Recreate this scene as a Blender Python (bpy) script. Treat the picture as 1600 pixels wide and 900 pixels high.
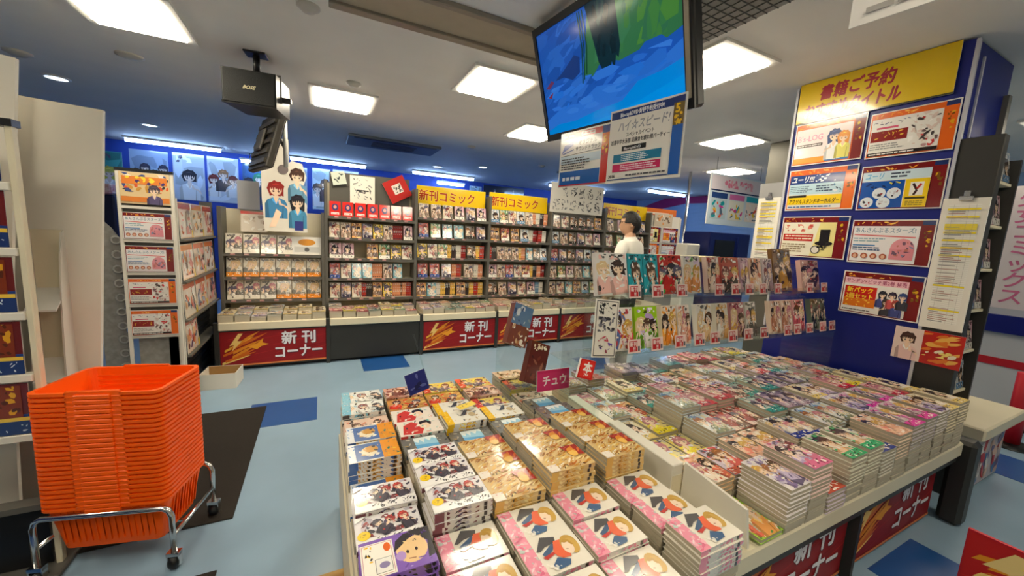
import bpy, math, random
from mathutils import Vector, Matrix, Euler
PI = math.pi
SC = bpy.context.scene
COL = SC.collection
for _o in list(bpy.data.objects): bpy.data.objects.remove(_o)

# ------------------------------------------------------------------ camera
cam_d = bpy.data.cameras.new('camera'); cam = bpy.data.objects.new('camera', cam_d); COL.objects.link(cam)
YAW, PIT, ROL, FPX = -0.465, 0.1375, 0.055, 598.0
def cam_rot():
    cy, sy, cp, sp, cr, sr = math.cos(YAW), math.sin(YAW), math.cos(PIT), math.sin(PIT), math.cos(ROL), math.sin(ROL)
    ry = Matrix(((cy, 0, sy), (0, 1, 0), (-sy, 0, cy))); rx = Matrix(((1, 0, 0), (0, cp, -sp), (0, sp, cp))); rz = Matrix(((cr, -sr, 0), (sr, cr, 0), (0, 0, 1)))
    return rz @ rx @ ry
_R = cam_rot()
_ax = [Vector((_R[i][0], _R[i][2], -_R[i][1])) for i in range(3)]          # image right, image down, forward
_m = Matrix((_ax[0], -_ax[1], -_ax[2])).transposed().to_4x4(); _m.translation = (0, 0, 1.5)
cam.matrix_world = _m
cam_d.sensor_width = 36.0; cam_d.lens = FPX / 1600 * 36; cam_d.clip_start = 0.05; cam_d.clip_end = 60
SC.camera = cam
# ------------------------------------------------------------------ world, exposure
w = bpy.data.worlds.new('world'); SC.world = w; w.use_nodes = True
w.node_tree.nodes['Background'].inputs[0].default_value = (0.5, 0.52, 0.55, 1); w.node_tree.nodes['Background'].inputs[1].default_value = 0.05
SC.view_settings.view_transform = 'Standard'; SC.view_settings.look = 'None'; SC.view_settings.gamma = 1.0
SC.view_settings.use_curve_mapping = False; SC.view_settings.exposure = -0.14
SC.cycles.transparent_max_bounces = 32
LAMP_WARM = (1.0, 0.88, 0.68); LAMP_BLUE = (0.38, 0.60, 1.0)
PANEL_STRENGTH = 33.0; TUBE_STRENGTH = 35.0

# ------------------------------------------------------------------ helpers
def lin(c):
    return tuple(((v / 255.0) / 12.92 if v / 255.0 <= 0.04045 else ((v / 255.0 + 0.055) / 1.055) ** 2.4) for v in c[:3])
MATS = {}
def mat(name, rgb=(200, 200, 200), rough=0.5, metal=0.0, noise=0.0, nscale=8.0, spec=0.5, emit=None, estr=0.0, trans=0.0, coat=0.0, bump=0.0, bscale=60.0, attr=False, alpha=1.0, rgb2=None, ior=1.45):
    if name in MATS: return MATS[name]
    m = bpy.data.materials.new(name); m.use_nodes = True; nt = m.node_tree; b = nt.nodes['Principled BSDF']
    b.inputs['Roughness'].default_value = rough; b.inputs['Metallic'].default_value = metal
    b.inputs['Specular IOR Level'].default_value = spec; b.inputs['Coat Weight'].default_value = coat; b.inputs['Coat Roughness'].default_value = 0.08
    b.inputs['Transmission Weight'].default_value = trans; b.inputs['Alpha'].default_value = alpha; b.inputs['IOR'].default_value = ior
    c = lin(rgb) + (1,)
    b.inputs['Base Color'].default_value = c
    if attr:
        a = nt.nodes.new('ShaderNodeAttribute'); a.attribute_name = 'Col'
        nt.links.new(a.outputs['Color'], b.inputs['Base Color'])
        if estr: nt.links.new(a.outputs['Color'], b.inputs['Emission Color'])
    elif noise or rgb2:
        tc = nt.nodes.new('ShaderNodeTexCoord'); n = nt.nodes.new('ShaderNodeTexNoise'); n.inputs['Scale'].default_value = nscale; n.inputs['Detail'].default_value = 6
        r = nt.nodes.new('ShaderNodeValToRGB'); c2 = lin(rgb2) + (1,) if rgb2 else tuple(v * (1 - noise) for v in c[:3]) + (1,)
        r.color_ramp.elements[0].color = c2; r.color_ramp.elements[1].color = c; r.color_ramp.elements[0].position = 0.35; r.color_ramp.elements[1].position = 0.65
        nt.links.new(tc.outputs['Object'], n.inputs['Vector']); nt.links.new(n.outputs['Fac'], r.inputs['Fac']); nt.links.new(r.outputs['Color'], b.inputs['Base Color'])
    if bump:
        tc = nt.nodes.new('ShaderNodeTexCoord'); n = nt.nodes.new('ShaderNodeTexNoise'); n.inputs['Scale'].default_value = bscale
        bp = nt.nodes.new('ShaderNodeBump'); bp.inputs['Strength'].default_value = bump; bp.inputs['Distance'].default_value = 0.01
        nt.links.new(tc.outputs['Object'], n.inputs['Vector']); nt.links.new(n.outputs['Fac'], bp.inputs['Height']); nt.links.new(bp.outputs['Normal'], b.inputs['Normal'])
    if emit: b.inputs['Emission Color'].default_value = tuple(emit) + (1,)
    if estr: b.inputs['Emission Strength'].default_value = estr
    MATS[name] = m
    return m
def wave_mat(name, c1, c2, scale, rough=0.6, axis='Z', dist=0.0):
    m = mat(name, c1, rough); nt = m.node_tree; b = nt.nodes['Principled BSDF']
    tc = nt.nodes.new('ShaderNodeTexCoord'); wv = nt.nodes.new('ShaderNodeTexWave'); wv.bands_direction = axis; wv.inputs['Scale'].default_value = scale; wv.inputs['Distortion'].default_value = dist; wv.inputs['Detail'].default_value = 1
    mx = nt.nodes.new('ShaderNodeMix'); mx.data_type = 'RGBA'; mx.inputs[6].default_value = lin(c1) + (1,); mx.inputs[7].default_value = lin(c2) + (1,)
    nt.links.new(tc.outputs['Object'], wv.inputs['Vector']); nt.links.new(wv.outputs['Fac'], mx.inputs[0]); nt.links.new(mx.outputs[2], b.inputs['Base Color'])
    return m

class MB:
    """collects boxes, prisms, tubes; build() links them as one mesh object"""
    def __init__(s): s.v = []; s.f = []; s.smooth = []
    def add(s, vs, fs, sm=False):
        o = len(s.v); s.v += [tuple(x) for x in vs]; s.f += [tuple(i + o for i in f) for f in fs]; s.smooth += [sm] * len(fs); return s
    def box(s, x0, x1, y0, y1, z0, z1, m=None, ch=0.0):
        if ch:
            c = min(ch, (x1 - x0) / 2.01, (y1 - y0) / 2.01, (z1 - z0) / 2.01); vs = []; 
            P = lambda a, b, q: (a, b, q)
            # 24 verts: each corner has 3
            for sx in (0, 1):
                for sy in (0, 1):
                    for sz in (0, 1):
                        X = x1 if sx else x0; Y = y1 if sy else y0; Z = z1 if sz else z0
                        xi = X - c if sx else X + c; yi = Y - c if sy else Y + c; zi = Z - c if sz else Z + c
                        vs += [(X, yi, zi), (xi, Y, zi), (xi, yi, Z)]
            I = lambda sx, sy, sz, k: (sx * 4 + sy * 2 + sz) * 3 + k
            fs = []
            fs += [(I(1,0,0,0), I(1,1,0,0), I(1,1,1,0), I(1,0,1,0)), (I(0,1,0,0), I(0,0,0,0), I(0,0,1,0), I(0,1,1,0))]
            fs += [(I(0,0,0,1), I(1,0,0,1), I(1,0,1,1), I(0,0,1,1)), (I(1,1,0,1), I(0,1,0,1), I(0,1,1,1), I(1,1,1,1))]
            fs += [(I(0,0,1,2), I(1,0,1,2), I(1,1,1,2), I(0,1,1,2)), (I(0,1,0,2), I(1,1,0,2), I(1,0,0,2), I(0,0,0,2))]
            for sz in (0, 1):
                for sx in (0, 1): fs.append((I(sx,0,sz,0), I(sx,1,sz,0), I(sx,1,sz,2), I(sx,0,sz,2)))
                for sy in (0, 1): fs.append((I(0,sy,sz,1), I(1,sy,sz,1), I(1,sy,sz,2), I(0,sy,sz,2)))
            for sx in (0, 1):
                for sy in (0, 1): fs.append((I(sx,sy,0,0), I(sx,sy,1,0), I(sx,sy,1,1), I(sx,sy,0,1)))
            for sx in (0, 1):
                for sy in (0, 1):
                    for sz in (0, 1): fs.append((I(sx,sy,sz,0), I(sx,sy,sz,1), I(sx,sy,sz,2)))
        else:
            vs = [(x0, y0, z0), (x1, y0, z0), (x1, y1, z0), (x0, y1, z0), (x0, y0, z1), (x1, y0, z1), (x1, y1, z1), (x0, y1, z1)]
            fs = [(0, 3, 2, 1), (4, 5, 6, 7), (0, 1, 5, 4), (1, 2, 6, 5), (2, 3, 7, 6), (3, 0, 4, 7)]
        if m is not None: vs = [m @ Vector(v) for v in vs]
        return s.add(vs, fs)
    def prism(s, pts, z0, z1, m=None):
        n = len(pts); vs = [(p[0], p[1], z0) for p in pts] + [(p[0], p[1], z1) for p in pts]
        fs = [tuple(range(n - 1, -1, -1)), tuple(range(n, 2 * n))] + [(i, (i + 1) % n, (i + 1) % n + n, i + n) for i in range(n)]
        if m is not None: vs = [m @ Vector(v) for v in vs]
        return s.add(vs, fs)
    def tube(s, path, r, n=8, cap=True):
        path = [Vector(p) for p in path]; k = len(path); rs = r if isinstance(r, (list, tuple)) else [r] * k
        up = Vector((0, 0, 1)); vs = []; prev = None
        for i, p in enumerate(path):
            d = (path[min(i + 1, k - 1)] - path[max(i - 1, 0)]).normalized()
            if prev is None:
                a = d.cross(up)
                if a.length < 1e-3: a = d.cross(Vector((1, 0, 0)))
                a.normalize()
            else:
                a = prev - d * prev.dot(d); a.normalize()
            b = d.cross(a); prev = a
            for j in range(n):
                t = 2 * PI * j / n; vs.append(p + (a * math.cos(t) + b * math.sin(t)) * rs[i])
        fs = [(i * n + j, i * n + (j + 1) % n, (i + 1) * n + (j + 1) % n, (i + 1) * n + j) for i in range(k - 1) for j in range(n)]
        s.add(vs, fs, True)
        if cap: o = len(s.v) - len(vs); s.f += [tuple(o + j for j in range(n - 1, -1, -1)), tuple(o + (k - 1) * n + j for j in range(n))]; s.smooth += [False, False]
        return s
    def lathe(s, prof, n=24, m=None, sm=True):
        k = len(prof); vs = [(r * math.cos(2 * PI * j / n), r * math.sin(2 * PI * j / n), z) for r, z in prof for j in range(n)]
        fs = [(i * n + j, i * n + (j + 1) % n, (i + 1) * n + (j + 1) % n, (i + 1) * n + j) for i in range(k - 1) for j in range(n)]
        if m is not None: vs = [m @ Vector(v) for v in vs]
        return s.add(vs, fs, sm)
    def mesh(s, name, mt):
        me = bpy.data.meshes.new(name); me.from_pydata(s.v, [], s.f); me.polygons.foreach_set('use_smooth', s.smooth); me.materials.append(mt); me.update(); return me
    def build(s, name, mt, parent=None, loc=(0, 0, 0), rot=(0, 0, 0)):
        return inst(name, s.mesh(name, mt), loc, rot, parent)
def inst(name, me, loc=(0, 0, 0), rot=(0, 0, 0), parent=None):
    o = bpy.data.objects.new(name, me); COL.objects.link(o); o.location = loc; o.rotation_euler = rot
    if parent is not None: o.parent = parent
    return o
def tag(o, label, cat, group=None, kind=None):
    if label: o['label'] = label
    if cat: o['category'] = cat
    if group: o['group'] = group
    if kind: o['kind'] = kind
    return o
def thing(name, label, cat, loc=(0, 0, 0), rot=(0, 0, 0), group=None):
    return tag(inst(name, None, loc, rot), label, cat, group)
def struct(o): o['kind'] = 'structure'; return o
ORD = ['zeroth', 'first', 'second', 'third', 'fourth', 'fifth', 'sixth', 'seventh', 'eighth', 'ninth', 'tenth', 'eleventh', 'twelfth', 'thirteenth', 'fourteenth', 'fifteenth', 'sixteenth', 'seventeenth', 'eighteenth', 'nineteenth', 'twentieth', 'twenty-first', 'twenty-second', 'twenty-third', 'twenty-fourth', 'twenty-fifth', 'twenty-sixth', 'twenty-seventh']

# ------------------------------------------------------------------ flat print: coloured shapes in one thin mesh
_TXT = {}
def text_geo(s, bold):
    key = s; bold = 0
    if key not in _TXT:
        cu = bpy.data.curves.new('lettering', 'FONT'); cu.body = s; cu.size = 1; cu.offset = 0.0; cu.resolution_u = 2
        o = bpy.data.objects.new('lettering', cu); COL.objects.link(o)
        me = bpy.data.meshes.new_from_object(o)
        _TXT[key] = ([(v.co.x, v.co.y) for v in me.vertices], [tuple(p.vertices) for p in me.polygons])
        bpy.data.objects.remove(o); bpy.data.curves.remove(cu); bpy.data.meshes.remove(me)
    return _TXT[key]
class Art:
    """canvas W x H, u to the right, v up; later shapes lie over earlier ones"""
    def __init__(s, W, H, bg): s.W = W; s.H = H; s.it = []; s.rect(0, 0, W, H, bg)
    def poly(s, pts, c):
        s.it.append(([(min(max(x, 0), s.W), min(max(y, 0), s.H)) for x, y in pts], [tuple(range(len(pts)))], c)); return s
    def rect(s, x0, y0, x1, y1, c): return s.poly([(x0, y0), (x1, y0), (x1, y1), (x0, y1)], c)
    def ell(s, cx, cy, rx, ry, c, n=16, a0=0.0, rot=0.0):
        cr, sr = math.cos(rot), math.sin(rot)
        return s.poly([(cx + rx * math.cos(t) * cr - ry * math.sin(t) * sr, cy + rx * math.cos(t) * sr + ry * math.sin(t) * cr) for t in [a0 + 2 * PI * i / n for i in range(n)]], c)
    def line(s, pts, wd, c):
        for (x0, y0), (x1, y1) in zip(pts, pts[1:]):
            L = math.hypot(x1 - x0, y1 - y0) or 1; nx, ny = -(y1 - y0) / L * wd / 2, (x1 - x0) / L * wd / 2
            s.poly([(x0 - nx, y0 - ny), (x1 - nx, y1 - ny), (x1 + nx, y1 + ny), (x0 + nx, y0 + ny)], c)
        return s
    def text(s, t, x, y, h, c, maxw=None, bold=0.012, skew=0.0, rise=0.0, center=False):
        vs, fs = text_geo(t, bold)
        if not vs: return s
        w0 = max(v[0] for v in vs); k = h / 0.82; kx = k
        if maxw and w0 * k > maxw: kx = maxw / w0
        ox = x - w0 * kx / 2 if center else x
        d = h * bold * 1.6
        for dx, dy in ((0, 0),) if bold < .004 else ((-d, 0), (d, 0), (0, d), (0, -d)):
            s.it.append(([(ox + dx + vx * kx + vy * k * skew, y + dy + vy * k + vx * kx * rise) for vx, vy in vs], fs, c))
        return s
    def vtext(s, t, x, y, h, c, bold=0.012):
        for i, ch in enumerate(t): s.text(ch, x, y - i * h * 1.12, h, c, bold=bold)
        return s
    def strokes(s, x0, y0, x1, y1, n, cols, rnd, size=0.1, asp=2.5, ang=None):
        for _ in range(n):
            cx, cy = rnd.uniform(x0, x1), rnd.uniform(y0, y1); a = ang if ang is not None else rnd.uniform(0, PI); a += rnd.uniform(-.3, .3); L = size * rnd.uniform(.4, 1.2); q = L / asp * rnd.uniform(.6, 1.4)
            pts = []
            for i in range(6):
                t = 2 * PI * i / 6; r = rnd.uniform(.6, 1.2); X, Y = L / 2 * math.cos(t) * r, q / 2 * math.sin(t) * r
                pts.append((min(max(cx + X * math.cos(a) - Y * math.sin(a), x0), x1), min(max(cy + X * math.sin(a) + Y * math.cos(a), y0), y1)))
            s.poly(pts, rnd.choice(cols))
        return s
    def copylines(s, x0, y0, x1, y1, n, c, rnd):
        """small illegible print as broken dark dashes"""
        h = (y1 - y0) / n
        for i in range(n):
            x = x0; yy = y1 - (i + .75) * h; end = x1 - rnd.uniform(0, .3) * (x1 - x0)
            while x < end:
                d = rnd.uniform(.6, 2.2) * h; s.rect(x, yy, min(x + d, x1), yy + h * .5, c); x += d + h * .25
        return s
    def figure(s, cx, cy, k, hair, skin, cloth, rnd, tilt=0.0):
        """a plain drawn figure, head and shoulders; cx, cy = centre of the head, k = head height"""
        ct, st = math.cos(tilt), math.sin(tilt); dk = lambda c, f: tuple(int(max(0, min(255, v * f))) for v in c)
        T = lambda p: [(cx + (x * ct - y * st) * k, cy + (x * st + y * ct) * k) for x, y in p]
        e = lambda rx, ry, ox, oy, n=14: T([(ox + rx * math.cos(2 * PI * i / n), oy + ry * math.sin(2 * PI * i / n)) for i in range(n)])
        w = rnd.uniform(.7, .9); hl = rnd.uniform(-.2, -1.0)
        s.poly(T([(.62 * math.cos(t) * q, .1 + .66 * math.sin(t) * q) if math.sin(t) > -.2 else (.55 * math.cos(t) * q, hl * q) for t, q in [(2 * PI * i / 18, 1.04 if i % 2 else rnd.uniform(.86, .96)) for i in range(18)]]), hair)
        s.poly(T([(-w, -2.3), (w, -2.3), (w, -1.15), (.62, -.82), (.2, -.62), (-.2, -.62), (-.62, -.82), (-w, -1.15)]), cloth)
        s.poly(T([(-w, -2.3), (-w * .62, -2.3), (-w * .7, -1.2), (-.62, -.82), (-w, -1.15)]), dk(cloth, .8)); s.poly(T([(w * .5, -2.3), (w * .6, -2.3), (w * .66, -1.2), (w * .6, -1.1)]), dk(cloth, .72))
        s.poly(T([(-.2, -.62), (0, -1.15), (.2, -.62), (.1, -.4), (-.1, -.4)]), skin); s.poly(T([(-.24, -.6), (-.3, -.85), (0, -1.2), (-.05, -1.0)]), dk(cloth, 1.35)); s.poly(T([(.24, -.6), (.3, -.85), (0, -1.2), (.05, -1.0)]), dk(cloth, 1.3))
        if rnd.random() < .5: a0 = rnd.choice((-1, 1)); s.poly(T([(a0 * w, -1.3), (a0 * (w + .15), -1.7), (a0 * .35, -1.05), (a0 * .28, -.75), (a0 * .15, -.8), (a0 * .2, -1.2)]), skin)
        s.poly(T([(-.4, .14), (-.42, -.1), (-.3, -.33), (0, -.5), (.3, -.33), (.42, -.1), (.4, .14), (0, .3)]), skin)
        s.poly(T([(.42, -.1), (.3, -.33), (0, -.5), (.18, -.3), (.3, 0)]), dk(skin, .93))
        b = [(-.52, -.12), (-.5, .3), (-.25, .62), (.1, .68), (.42, .5), (.54, .1), (.5, -.2)]
        for q in range(6): b.append((.4 - q * .16, .14 + rnd.uniform(-.02, .08))); b.append((.33 - q * .16, rnd.uniform(-.16, .02)))
        s.poly(T(b), hair); s.poly(T([(-.3, .38), (0, .52), (.28, .4), (.05, .44)]), dk(hair, 1.5))
        for q in (-1, 1): s.poly(e(.075, .085, q * .18, -.12, 8), dk(hair, .6)); s.poly(e(.028, .03, q * .18 + .02, -.09, 6), (240, 240, 240))
        return s
    def mesh(s, name, wid, mt, step=0.00012, org=(0, 0)):
        k = wid / s.W; vs, fs, cl = [], [], []; n = len(s.it); st = min(step, 0.004 / max(n, 1))
        for i, (p, f, c) in enumerate(s.it):
            o = len(vs); vs += [((x - org[0]) * k, (y - org[1]) * k, i * st) for x, y in p]; L = lin(c) + (1,)
            for q in f: fs.append(tuple(j + o for j in q)); cl += [L] * len(q)
        me = bpy.data.meshes.new(name); me.from_pydata(vs, [], fs); a = me.color_attributes.new('Col', 'FLOAT_COLOR', 'CORNER')
        a.data.foreach_set('color', [x for c in cl for x in c]); me.materials.append(mt); me.update()
        return me
PRINT_GLOSS = mat('laminated_print', rough=0.2, spec=0.5, coat=0.7, attr=True)
PRINT_MATT = mat('matt_print', rough=0.5, spec=0.4, attr=True)
def basis(u, v):
    """rotation whose local x is u and local y is v"""
    u = Vector(u).normalized(); n = u.cross(Vector(v)).normalized(); v = n.cross(u)
    return Matrix((u, v, n)).transposed()
def board(name, art, wid, org, u, v, label=None, cat=None, parent=None, thick=0.004, mt=None, edge=(235, 235, 230), group=None, printname='print', step=0.00012):
    """a printed sheet: a thin board (own mesh) with its print as a child; org = lower corner, u across, v up"""
    h = wid * art.H / art.W
    o = MB().box(0, wid, 0, h, -thick, 0).build(name, mat('card_%d_%d_%d' % edge, edge, 0.6), parent, org, basis(u, v).to_euler())
    inst(printname, art.mesh(printname, wid, mt or PRINT_GLOSS, step), (0, 0, 0.0004), (0, 0, 0), o)
    if cat: tag(o, label, cat, group)
    elif label: o['label'] = label
    return o
# ================================================================== the room
CZ = 2.7
M_CEIL = mat('ceiling_paint', (236, 232, 224), 0.7, noise=0.04, nscale=3)
M_FLOOR = mat('vinyl_floor', (142, 170, 192), 0.28, noise=0.10, nscale=2.2, spec=0.45)
M_BLUE = mat('blue_wall', (38, 70, 165), 0.6, noise=0.1, nscale=3)
M_PALE = mat('pale_wall', (150, 180, 215), 0.6, noise=0.08, nscale=3)
M_GREY = mat('dark_grey_metal', (92, 90, 84), 0.42, noise=0.06, nscale=5)
M_CHAR = mat('charcoal_laminate', (52, 51, 48), 0.45, noise=0.08, nscale=6)
M_CREAM = mat('cream_laminate', (226, 216, 188), 0.4, noise=0.04, nscale=4)
M_WHITE = mat('white_card', (226, 221, 208), 0.6, noise=0.03, nscale=4)
M_CHROME = mat('chrome', (205, 205, 205), 0.16, 1.0)
M_BLACK = mat('black_plastic', (26, 27, 28), 0.35, noise=0.1)
M_ACRYL = mat('clear_acrylic', (240, 248, 245), 0.04)
_nt = M_ACRYL.node_tree; _tr = _nt.nodes.new('ShaderNodeBsdfTransparent'); _tr.inputs[0].default_value = (0.95, 0.975, 0.965, 1); _gl = _nt.nodes.new('ShaderNodeBsdfGlossy'); _gl.inputs['Roughness'].default_value = 0.05
_lw = _nt.nodes.new('ShaderNodeLayerWeight'); _lw.inputs[0].default_value = 0.5; _pw = _nt.nodes.new('ShaderNodeMath'); _pw.operation = 'POWER'; _pw.inputs[1].default_value = 4.0; _nt.links.new(_lw.outputs['Facing'], _pw.inputs[0]); _fr = _nt.nodes.new('ShaderNodeMath'); _fr.operation = 'MULTIPLY_ADD'; _fr.inputs[1].default_value = 0.6; _fr.inputs[2].default_value = 0.035; _nt.links.new(_pw.outputs[0], _fr.inputs[0]); _mx = _nt.nodes.new('ShaderNodeMixShader'); _nt.links.new(_fr.outputs[0], _mx.inputs[0]); _nt.links.new(_tr.outputs[0], _mx.inputs[1]); _nt.links.new(_gl.outputs[0], _mx.inputs[2]); _nt.links.new(_mx.outputs[0], _nt.nodes['Material Output'].inputs[0])
M_PAGES = wave_mat('page_edges', (205, 195, 172), (170, 160, 138), 160, 0.75, 'Z', 0.6)
X0, X1, Y0, Y1 = -4.2, 8.4, -3.2, 8.8
floor = struct(MB().box(X0, X1, Y0, Y1, -0.1, 0).build('floor', M_FLOOR))
ceiling = struct(MB().box(X0, X1, Y0, Y1, CZ, CZ + 0.1).build('ceiling', M_CEIL))
wall_back = struct(MB().box(X0, X1, Y1, Y1 + 0.1, 0, CZ).build('wall_back', M_BLUE))
wall_front = struct(MB().box(X0, X1, Y0 - 0.1, Y0, 0, CZ).build('wall_front', mat('plain_wall', (200, 196, 186), 0.7, noise=0.05)))
wall_left = struct(MB().box(X0 - 0.1, X0, Y0, Y1, 0, CZ).build('wall_left', mat('navy_wall', (40, 58, 120), 0.6, noise=0.1)))
wall_right = struct(MB().box(X1, X1 + 0.1, Y0, Y1, 0, CZ).build('wall_right', M_PALE))
slat = MB().box(-0.012, 0, 0, 3.6, 0, 0.085).mesh('slat', M_PALE)
for i in range(22): inst('slat', slat, (X1, 4.6, 0.3 + i * 0.1), (0, 0, 0), wall_right)
sw = [(0, 0), (0.5, 0.16), (1.1, 0.3), (1.9, 0.34), (2.6, 0.22), (3.0, 0.05), (2.4, 0.1), (1.7, 0.12), (1.0, 0.02), (0.5, -0.1)]
MB().prism(sw, 0, 0.01).build('painted_swoosh', mat('magenta_paint', (170, 50, 110), 0.6, noise=0.1), wall_right, (X1 - 0.011, 8.75, 2.42), basis((0, -1, 0), (0, 0, 1)).to_euler())
# inlaid floor tiles
M_TILE = mat('blue_tile', (34, 84, 150), 0.3, noise=0.08, nscale=3)
tile = MB().box(-0.24, 0.24, -0.22, 0.22, 0, 0.0015).mesh('floor_tile', M_TILE)
for x, y, r in ((-0.29, 3.37, 0), (0.62, 4.33, 0), (2.58, 0.46, 0), (4.55, 0.60, 0), (3.05, 3.6, 0), (-1.9, 2.6, 0), (-1.2, 1.75, 0)): inst('floor_tile', tile, (x, y, 0), (0, 0, r), floor)
mt_ = MB().box(-1.75, -0.42, 2.17, 3.52, 0.0, 0.008, ch=0.003).build('floor_mat', mat('brown_mat', (36, 30, 24), 0.85, noise=0.15, nscale=60, bump=0.4, bscale=300))
tag(mt_, 'dark brown entrance mat on the floor under the basket cart', 'mat')
mt2 = MB().box(-1.5, -0.42, 1.2, 1.84, 0.0, 0.008, ch=0.003).build('floor_mat', MATS['brown_mat'])
tag(mt2, 'dark brown mat edge in front of the basket cart', 'mat')
M_WOOD = wave_mat('raw_wood', (196, 160, 96), (168, 126, 70), 6, 0.6, 'Y', 3.0)
pk = MB().box(-0.42, 0.075, 1.52, 1.63, 0.0, 0.02, ch=0.004).build('plank', M_WOOD)
tag(pk, 'narrow bare wooden plank lying on the floor beside the book island', 'plank')
# ---------------------------------------------------------------- ceiling fittings
M_LAMP = mat('lamp_glow', (255, 250, 235), emit=LAMP_WARM, estr=PANEL_STRENGTH)
M_LWHITE = mat('lamp_white', (232, 230, 222), 0.4)
def panel_light(x, y, sx, sy, label):
    t = thing('ceiling_light', label, 'light', (x, y, CZ), group='square ceiling lights')
    f = MB(); a, b, q = sx / 2, sy / 2, 0.045
    f.box(-a, a, -b, -b + q, -0.018, 0); f.box(-a, a, b - q, b, -0.018, 0); f.box(-a, -a + q, -b + q, b - q, -0.018, 0); f.box(a - q, a, -b + q, b - q, -0.018, 0)
    f.build('frame', M_LWHITE, t)
    MB().box(-a + q, a - q, -b + q, b - q, -0.030, -0.002, ch=0.006).build('diffuser', M_LAMP, t)
    L = 2 * (a - q)
    for k in range(3):
        yy = -b + q + (k + 0.5) * 2 * (b - q) / 3; n = 12; pts = [(-L / 2 + L * i / n, -0.037 - 0.012 * (0.5 - 0.5 * math.cos(2 * PI * i / 4))) for i in range(n + 1)] + [(L / 2, -0.030), (-L / 2, -0.030)]
        MB().prism(pts, -0.003, 0.003).build('louver', M_LWHITE, t, (0, yy, 0), (PI / 2, 0, 0))
    return t
panel_light(1.27, 3.05, 0.54, 0.60, 'square ceiling light between the television and the hanging loudspeaker')
panel_light(0.20, 4.25, 0.58, 0.64, 'square ceiling light just past the hanging loudspeaker')
panel_light(-1.02, 3.27, 0.54, 0.60, 'square ceiling light above the white display panels')
panel_light(2.38, 1.92, 0.54, 0.60, 'square ceiling light between the television and the blue pillar')
panel_light(4.22, 3.02, 0.54, 0.56, 'ceiling light in front of the grey column')
panel_light(5.86, 4.14, 0.60, 0.56, 'ceiling light above the far hanging notice board')
panel_light(2.25, 4.12, 0.54, 0.60, 'ceiling light half hidden behind the television and its posters')
for x, y, d in ((-1.0, 0.6, 'above the near end of the mats'), (0.9, -0.4, 'behind the viewer'), (3.3, -0.3, 'over the aisle in front of the island'), (-2.6, 1.8, 'behind the near card rack'), (-0.9, -1.8, 'farthest behind the viewer'), (5.6, 0.9, 'beyond the pillar near the white counter')): panel_light(x, y, 0.54, 0.60, 'added square ceiling light ' + d)  # further panels out of view, added to light the shop around the viewer
M_TUBE = mat('tube_glow', (240, 248, 255), emit=LAMP_BLUE, estr=TUBE_STRENGTH)
def tube_light(xa, xb, y, label, z=CZ - 0.03):
    t = thing('tube_light', label, 'light', (xa, y, z), group='fluorescent tubes along the far wall')
    L = xb - xa
    MB().box(0, L, -0.05, 0.05, 0, 0.03).build('housing', M_LWHITE, t)
    [MB().tube([(q, 0, 0.03), (q, 0, CZ - z)], 0.008, 6).build('stem', M_GREY, t) for q in (0.15, L - 0.15) if CZ - z > 0.05]
    MB().tube([(0.02, 0, -0.025), (L - 0.02, 0, -0.025)], 0.025, 10).build('tube', M_TUBE, t)
tube_light(-2.75, -1.50, 8.3, 'fluorescent tube above the far posters behind the white panels')
tube_light(-0.50, 0.80, 8.2, 'fluorescent tube on the far ceiling behind the hanging black monitor')
tube_light(1.66, 3.0, 8.1, 'fluorescent tube on the far ceiling above the yellow shelf signs')
tube_light(-1.3, -0.65, 8.6, 'short fluorescent tube near the far wall posters', CZ - 0.12)
tube_light(2.3, 2.95, 8.6, 'short fluorescent tube under the longer one at the far wall', CZ - 0.12)
tube_light(4.6, 6.2, 7.6, 'fluorescent tube on the far ceiling by the pale wall')
tube_light(6.6, 7.8, 6.6, 'fluorescent tube near the magenta swoosh')
M_DOWN = mat('downlight_glow', (240, 248, 255), emit=(0.7, 0.85, 1.0), estr=6.0)
def downlight(x, y, label, r=0.075):
    t = thing('downlight', label, 'light', (x, y, CZ), group='round downlights')
    MB().lathe([(r + 0.02, 0.0), (r + 0.02, -0.008), (r, -0.012), (r, -0.003)], 20).build('trim_ring', M_LWHITE, t)
    MB().lathe([(0.0, -0.006), (r, -0.006)], 20).build('lens', M_DOWN, t)
downlight(-2.16, 5.23, 'round downlight above the white panel edge')
downlight(-2.05, 7.03, 'small round downlight above the far posters')
downlight(1.97, 7.34, 'small downlight left of the ceiling vent cluster'.replace('left of', 'beside'))
downlight(2.66, 6.76, 'small downlight beyond the ceiling air conditioner')
def dome(x, y, label, r=0.06, h=0.03):
    o = MB().lathe([(r, 0), (r, -h * .35), (r * .75, -h * .6), (r * .55, -h), (0.001, -h)], 22).build('smoke_detector', mat('detector_plastic', (196, 190, 178), 0.5, noise=0.05), None, (x, y, CZ)); tag(o, label, 'detector', 'ceiling detectors')
dome(0.26, 3.72, 'round ceiling detector beside the lamp past the loudspeaker'); dome(-0.05, 2.62, 'round ceiling detector near the ceiling track')
dome(-1.30, 4.15, 'dark round ceiling speaker disc near the white panels', 0.085, 0.02); dome(-2.1, 4.6, 'round ceiling detector above the tall white panel', 0.08)
dome(1.9, 5.3, 'small ceiling detector beyond the television'); dome(3.4, 5.9, 'tiny ceiling detector far behind the shelf signs')
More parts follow.
